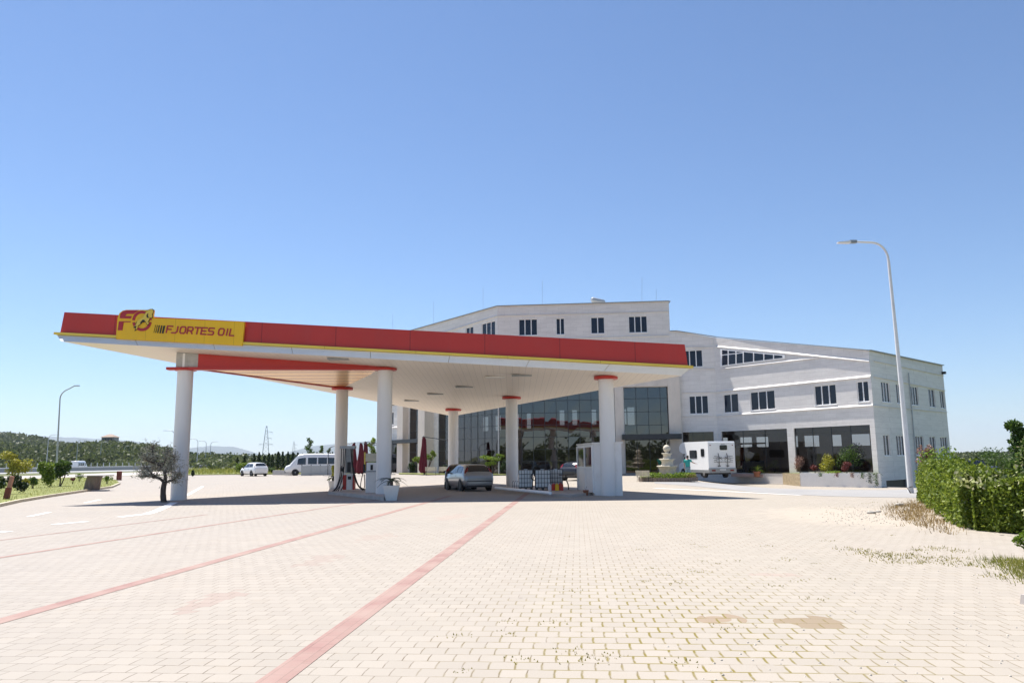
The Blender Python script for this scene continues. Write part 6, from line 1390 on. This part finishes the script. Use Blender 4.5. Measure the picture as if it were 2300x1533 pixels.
# ================================================================ THE HEDGE AND GROUND PLANTS ON THE RIGHT
def hedge(name, label, A, B, wd, h0, h1, n, leaf, m='lf_hedge', blossom=None, bulge=.12):
    t = thing(name, label, 'hedge', tuple(A)); d = (B-A); d.z = 0; L_ = d.length; d.normalize(); n_ = Vector((d.y, -d.x, 0)); pts = []; ph = [random.uniform(0, 6.28) for _ in range(6)]
    def surf(s_, q):
        w_ = 1+bulge*(math.sin(s_*2.1+ph[0])+.6*math.sin(s_*4.7+ph[1])); h = (h0+(h1-h0)*s_/L_)*(1+.10*math.sin(s_*1.3+ph[2])+.07*math.sin(s_*3.9+ph[3]+q*2)); return w_, h
    for _ in range(n):
        s_ = random.uniform(-.15, L_+.15); u = random.random(); w_, h = surf(s_, 0)
        if u < .36: q, z = wd/2*w_, random.random()*h
        elif u < .52: q, z = -wd/2*w_, random.random()*h
        elif u < .86: q, z = random.uniform(-1, 1)*wd/2*w_, h*(1-.03*random.random())
        else: s_ = random.choice((-.1, L_+.1)); q, z = random.uniform(-1, 1)*wd/2, random.random()*h
        rnd = 1-.35*max(0, z/h-.75)*4*.5
        k = 1-abs(random.gauss(0, .10)); q *= k*rnd; z = z*(1-abs(random.gauss(0, .05)))+.03+random.gauss(0, .03)+.05*math.sin(s_*5+q*7)
        p = A+d*s_+n_*(q+random.gauss(0, .03)); pts.append((p.x, p.y, max(.02, z)+hz(p.x, p.y)))
    for _ in range(int(L_*14)):                   # ragged shoots standing out of the clipped top
        s_ = random.uniform(0, L_); w_, h = surf(s_, 0); b = A+d*s_+n_*random.uniform(-.8, .8)*wd/2; hh = random.uniform(.06, .30); dx, dy = random.gauss(0, .06), random.gauss(0, .06)
        for k in range(9): f = random.random(); pts.append((b.x+dx*f+random.gauss(0, .03), b.y+dy*f+random.gauss(0, .03), h*.97+hh*f+hz(b.x, b.y)))
    mb = MB(); mb.leaves(pts, leaf, .55, .25); mb.build('foliage', M[m], t)
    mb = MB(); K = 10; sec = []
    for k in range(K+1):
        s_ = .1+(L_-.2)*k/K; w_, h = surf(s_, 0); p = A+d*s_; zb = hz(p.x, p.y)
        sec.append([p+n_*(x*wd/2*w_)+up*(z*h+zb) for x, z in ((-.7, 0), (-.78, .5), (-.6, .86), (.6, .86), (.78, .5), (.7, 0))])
    mb.add([q for s_ in sec for q in s_], [(i*6+k, i*6+(k+1) % 6, (i+1)*6+(k+1) % 6, (i+1)*6+k) for i in range(K) for k in range(6)]+[tuple(range(5, -1, -1)), tuple(range(K*6, K*6+6))]); mb.build('inner_core', M['lf_dark'], t)  # solid dark core added inside the leaves to block seeing through the hedge
    if blossom:
        mb = MB(); q = []
        for _ in range(blossom[1]):
            s_ = L_*blossom[2]+random.gauss(0, blossom[3]); w_, h = surf(s_, 0); x = random.uniform(-1, 1)*wd/2*.9; p = A+d*s_+n_*x; q.append((p.x, p.y, h*random.uniform(.90, 1.07)))
        mb.leaves(q, leaf*1.1, .6, .4); mb.build('blossom', M[blossom[0]], t)
    return t
HC_ = gnd(2150, 1190); HF = gnd(2058, 1122); HR = gnd(2420, 1208)
dv = (HF-HC_).normalized(); rt = Vector((dv.y, -dv.x, 0))
hedge('hedge', 'sunlit green hedge running back along the drive to the street lamp', HC_+rt*.8+dv*.3, HF+rt*.8, 1.5, 1.05, 1.35, 34000, .095, blossom=('lf_pale', 900, .03, .55))
dv2 = (HR-HC_).normalized(); lt2 = Vector((-dv2.y, dv2.x, 0))
hedge('hedge', 'shaded front hedge turning the corner toward the right edge', HC_+lt2*.8+dv2*.45, HR+lt2*.8, 1.5, 1.06, 1.15, 32000, .085)
q = gnd(2348, 1262); bush('shrub', 'pale variegated shrub at the right edge of the picture', 'shrub', q, .42, .8, 'lf_pale', 2200, .07, stem=False); 
bush('shrub', 'bright leafy shrub under the pale variegated one at the frame edge', 'shrub', gnd(2322, 1268), .26, .36, 'lf_bright', 900, .06, stem=False)
q = at(2292, 1060, 25); q.z = 0; ct = thing('conifer', 'dark leaning conifer with a bent top behind the right hedge', 'tree', tuple(q)); L_ = []
for k in range(9): f = k/8; L_.append(((q.x+(.28*f if f < .7 else .2-.8*(f-.7))+.1*math.sin(k*2), q.y, .6+2.0*f), (.62-.36*f, .55-.3*f, .2), 420))
mb = MB(); mb.leaves(crown_pts(L_), .13, .4, .4); mb.build('crown', M['lf_green'], ct); mb = MB(); mb.tube([q, q+Vector((.1, 0, 2.0))], [.08, .03], 7); mb.build('trunk', M['bark'], ct)
q = at(2325, 1050, 24); q.z = 0; bush('shrub', 'tall white-blossomed shrub at the right edge behind the hedge', 'shrub', q, .6, 2.2, 'lf_green', 2200, .12, mat2=('lf_pale', 500, .12))
q = at(2228, 1060, 27); q.z = 0; t = thing('yucca', 'spiky dark yucca behind the right hedge', 'plant', tuple(q)); mb = MB(); mb.tube([q, q+up*.8], .1, 8); mb.build('trunk', M['bark'], t); mb = MB()
for k in range(46):
    a, e = random.uniform(0, 6.28), random.uniform(-.1, 1.45); d = Vector((math.cos(a)*math.cos(e), math.sin(a)*math.cos(e), math.sin(e))); s_ = d.cross(Vector((.3, .2, 1))).normalized()*.022; p = q+up*.8; mb.add([p+s_, p-s_, p+d*.75], [(0, 1, 2)])
mb.build('blades', M['lf_palm'], t)
for u, v, Y, w_, h_, m, lb_ in ((2120, 1040, 33, 1.0, 1.75, 'lf_bright', 'leafy top rising from the hedge in front of the building corner'), (2088, 1040, 34, .5, 1.9, 'lf_pink', 'reddish young shoot above the hedge before the last window'), (2215, 1030, 60, 2.2, 1.9, 'lf_green', 'loose green bush beyond the blue truck')):
    q = at(u, v, Y); q.z = 0; bush('shrub', lb_, 'shrub', q, w_, h_, m, 1800, .12)

def scatter(name, pts, kind, m, leaf, asp, upb=0.0):
    mb = MB(); mb.leaves(pts, leaf, asp, upb); return tag(mb.build(name, m), kind='stuff')
def blades(name, spots, m, h, w_, per):
    mb = MB(); V, Fs = [], []
    for (x, y, s_) in spots:
        for k in range(per):
            a = random.uniform(0, 6.28); r = s_*.5*random.random(); bx, by = x+r*math.cos(a), y+r*math.sin(a); t = random.uniform(0, 6.28); l = random.uniform(.2, .9)*h*s_; i = len(V); z = hz(bx, by)+.004
            c, d = math.cos(t)*w_, math.sin(t)*w_; hh = h*s_*random.uniform(.4, 1.1); V += [(bx-c, by-d, z), (bx+c, by+d, z), (bx+math.cos(a)*l*.6, by+math.sin(a)*l*.6, z+hh)]; Fs.append((i, i+1, i+2))
    mb.add(V, Fs); return tag(mb.build(name, m), kind='stuff')
def pin(poly, n):                                 # random points inside a polygon
    xs = [p[0] for p in poly]; ys = [p[1] for p in poly]; out = []
    while len(out) < n:
        x, y = random.uniform(min(xs), max(xs)), random.uniform(min(ys), max(ys)); ins = False; j = len(poly)-1
        for i in range(len(poly)):
            if (poly[i][1] > y) != (poly[j][1] > y) and x < (poly[j][0]-poly[i][0])*(y-poly[i][1])/(poly[j][1]-poly[i][1])+poly[i][0]: ins = not ins
            j = i
        if ins: out.append((x, y))
    return out
blades('dry_grass', [(x, y, random.uniform(.5, 1.2)) for x, y in pin([g2(*p) for p in ((1985, 1155), (2000, 1140), (2062, 1122), (2125, 1170), (2150, 1203), (2080, 1190))], 300)], M['lf_dry'], .14, .008, 9)
blades('grass', [(x, y, random.uniform(.6, 1.2)) for x, y in pin([g2(*p) for p in ((2228, 1258), (2262, 1256), (2420, 1275), (2420, 1330), (2305, 1302))], 420)], M['lf_grass'], .09, .006, 9)
mb = MB()
for (x, y) in pin(LAWN, 9000): a = random.uniform(0, 6.28); c, d = math.cos(a)*.012, math.sin(a)*.012; mb.add([(x-c, y-d, .1), (x+c, y+d, .1), (x+random.gauss(0, .05), y+random.gauss(0, .05), .1+random.uniform(.04, .13))], [(0, 1, 2)])
tag(mb.build('grass', M['lf_grass']), kind='stuff')
mb = MB()
for (x, y) in pin(STRIP, 7000): a = random.uniform(0, 6.28); c, d = math.cos(a)*.04, math.sin(a)*.04; mb.add([(x-c, y-d, .1), (x+c, y+d, .1), (x+random.gauss(0, .1), y+random.gauss(0, .1), .1+random.uniform(.15, .7))], [(0, 1, 2)])
tag(mb.build('grass', M['lf_grass']), kind='stuff')
# weeds in the joints
wd = [(1990, 1250), (2000, 1245), (2036, 1252), (2043, 1246), (2075, 1262), (2130, 1255), (2122, 1262), (2172, 1270), (2060, 1236), (2150, 1236), (2080, 1255), (1955, 1245), (1935, 1240), (2095, 1232), (2010, 1262), (1920, 1233), (2240, 1290)]
spots = [(*g2(u+random.uniform(-9, 9), v+random.uniform(-3, 3)), random.uniform(.4, 1.0)) for u, v in wd for _ in range(4)]
spots += [(*g2(random.uniform(1250, 2100), random.uniform(1200, 1330)), random.uniform(.15, .45)) for _ in range(26)] + [(*g2(random.uniform(1020, 1450), random.uniform(1390, 1525)), random.uniform(.2, .5)) for _ in range(7)]
spots += [(*g2(u, v), .42) for u, v in ( (1165, 1480), (1285, 1462), (1242, 1400), (1640, 1410), (1545, 1487), (700, 1130), (1830, 1345), (1880, 1140), (1910, 1138), (1860, 1150), (1895, 1143), (1940, 1130), (1960, 1128))]
blades('weeds', spots, M['lf_weed'], .05, .009, 14)
# rubble, dust and stones by the hedge
mb = MB()
for _ in range(420):
    u, v = random.gauss(1935, 55), random.gauss(1156, 11); p = gnd(u, v); s_ = random.uniform(.006, .022); mb.blob((p.x, p.y, p.z+s_*.4+hz(p.x, p.y)), (s_, s_*random.uniform(.7, 1.2), s_*.7), 6, noise=.25)
for _ in range(160):
    u, v = random.uniform(1500, 2290), random.uniform(1270, 1530); p = gnd(u, v); s_ = random.uniform(.005, .014); mb.blob((p.x, p.y, p.z+s_*.4), (s_, s_, s_*.7), 6, noise=.25)
tag(mb.build('pebbles', M['gravel_stone']), kind='stuff')
for u, v, s_, lb_ in ((1957, 1153, .10, 'larger pale stone at the edge of the dry grass'), (1972, 1150, .07, 'flat grey stone right beside the larger pale one'), (2020, 1136, .12, 'pale stone half buried under the hedge end')):
    p = gnd(u, v); mb = MB(); mb.blob((p.x, p.y, s_*.35), (s_*1.3, s_, s_*.6), 10, noise=.18); tag(mb.build('stone', M['gravel_stone'], loc=(p.x, p.y, 0)), lb_, 'stone', 'loose stones by the hedge')
kb_ = MB(); p = gnd(2352, 1362); kb_.obox((p.x+.10, p.y+.2, .05), (.55, .26, .12), .55, taper=.9); tag(kb_.build('kerb_block', M['footpath'], loc=(p.x, p.y, 0)), 'single pale kerb block lying at the right edge of the paving', 'kerb block')

# ================================================================ THE AIR
hzb = MB(); hzb.box(-11500, -700, -4.0, 11500, 11800, 420); hzo = hzb.build('haze', bpy.data.materials.new('haze_air')); hzo['kind'] = 'stuff'
hm = hzo.data.materials[0]; hm.use_nodes = True; hn = hm.node_tree; hn.nodes.remove(hn.nodes['Principled BSDF'])
pv = nd(hn, 'VolumePrincipled', {'Color': (.78, .88, 1.0), 'Density': 8.5e-5, 'Anisotropy': .2}); hn.links.new(pv.outputs[0], hn.nodes['Material Output'].inputs['Volume'])
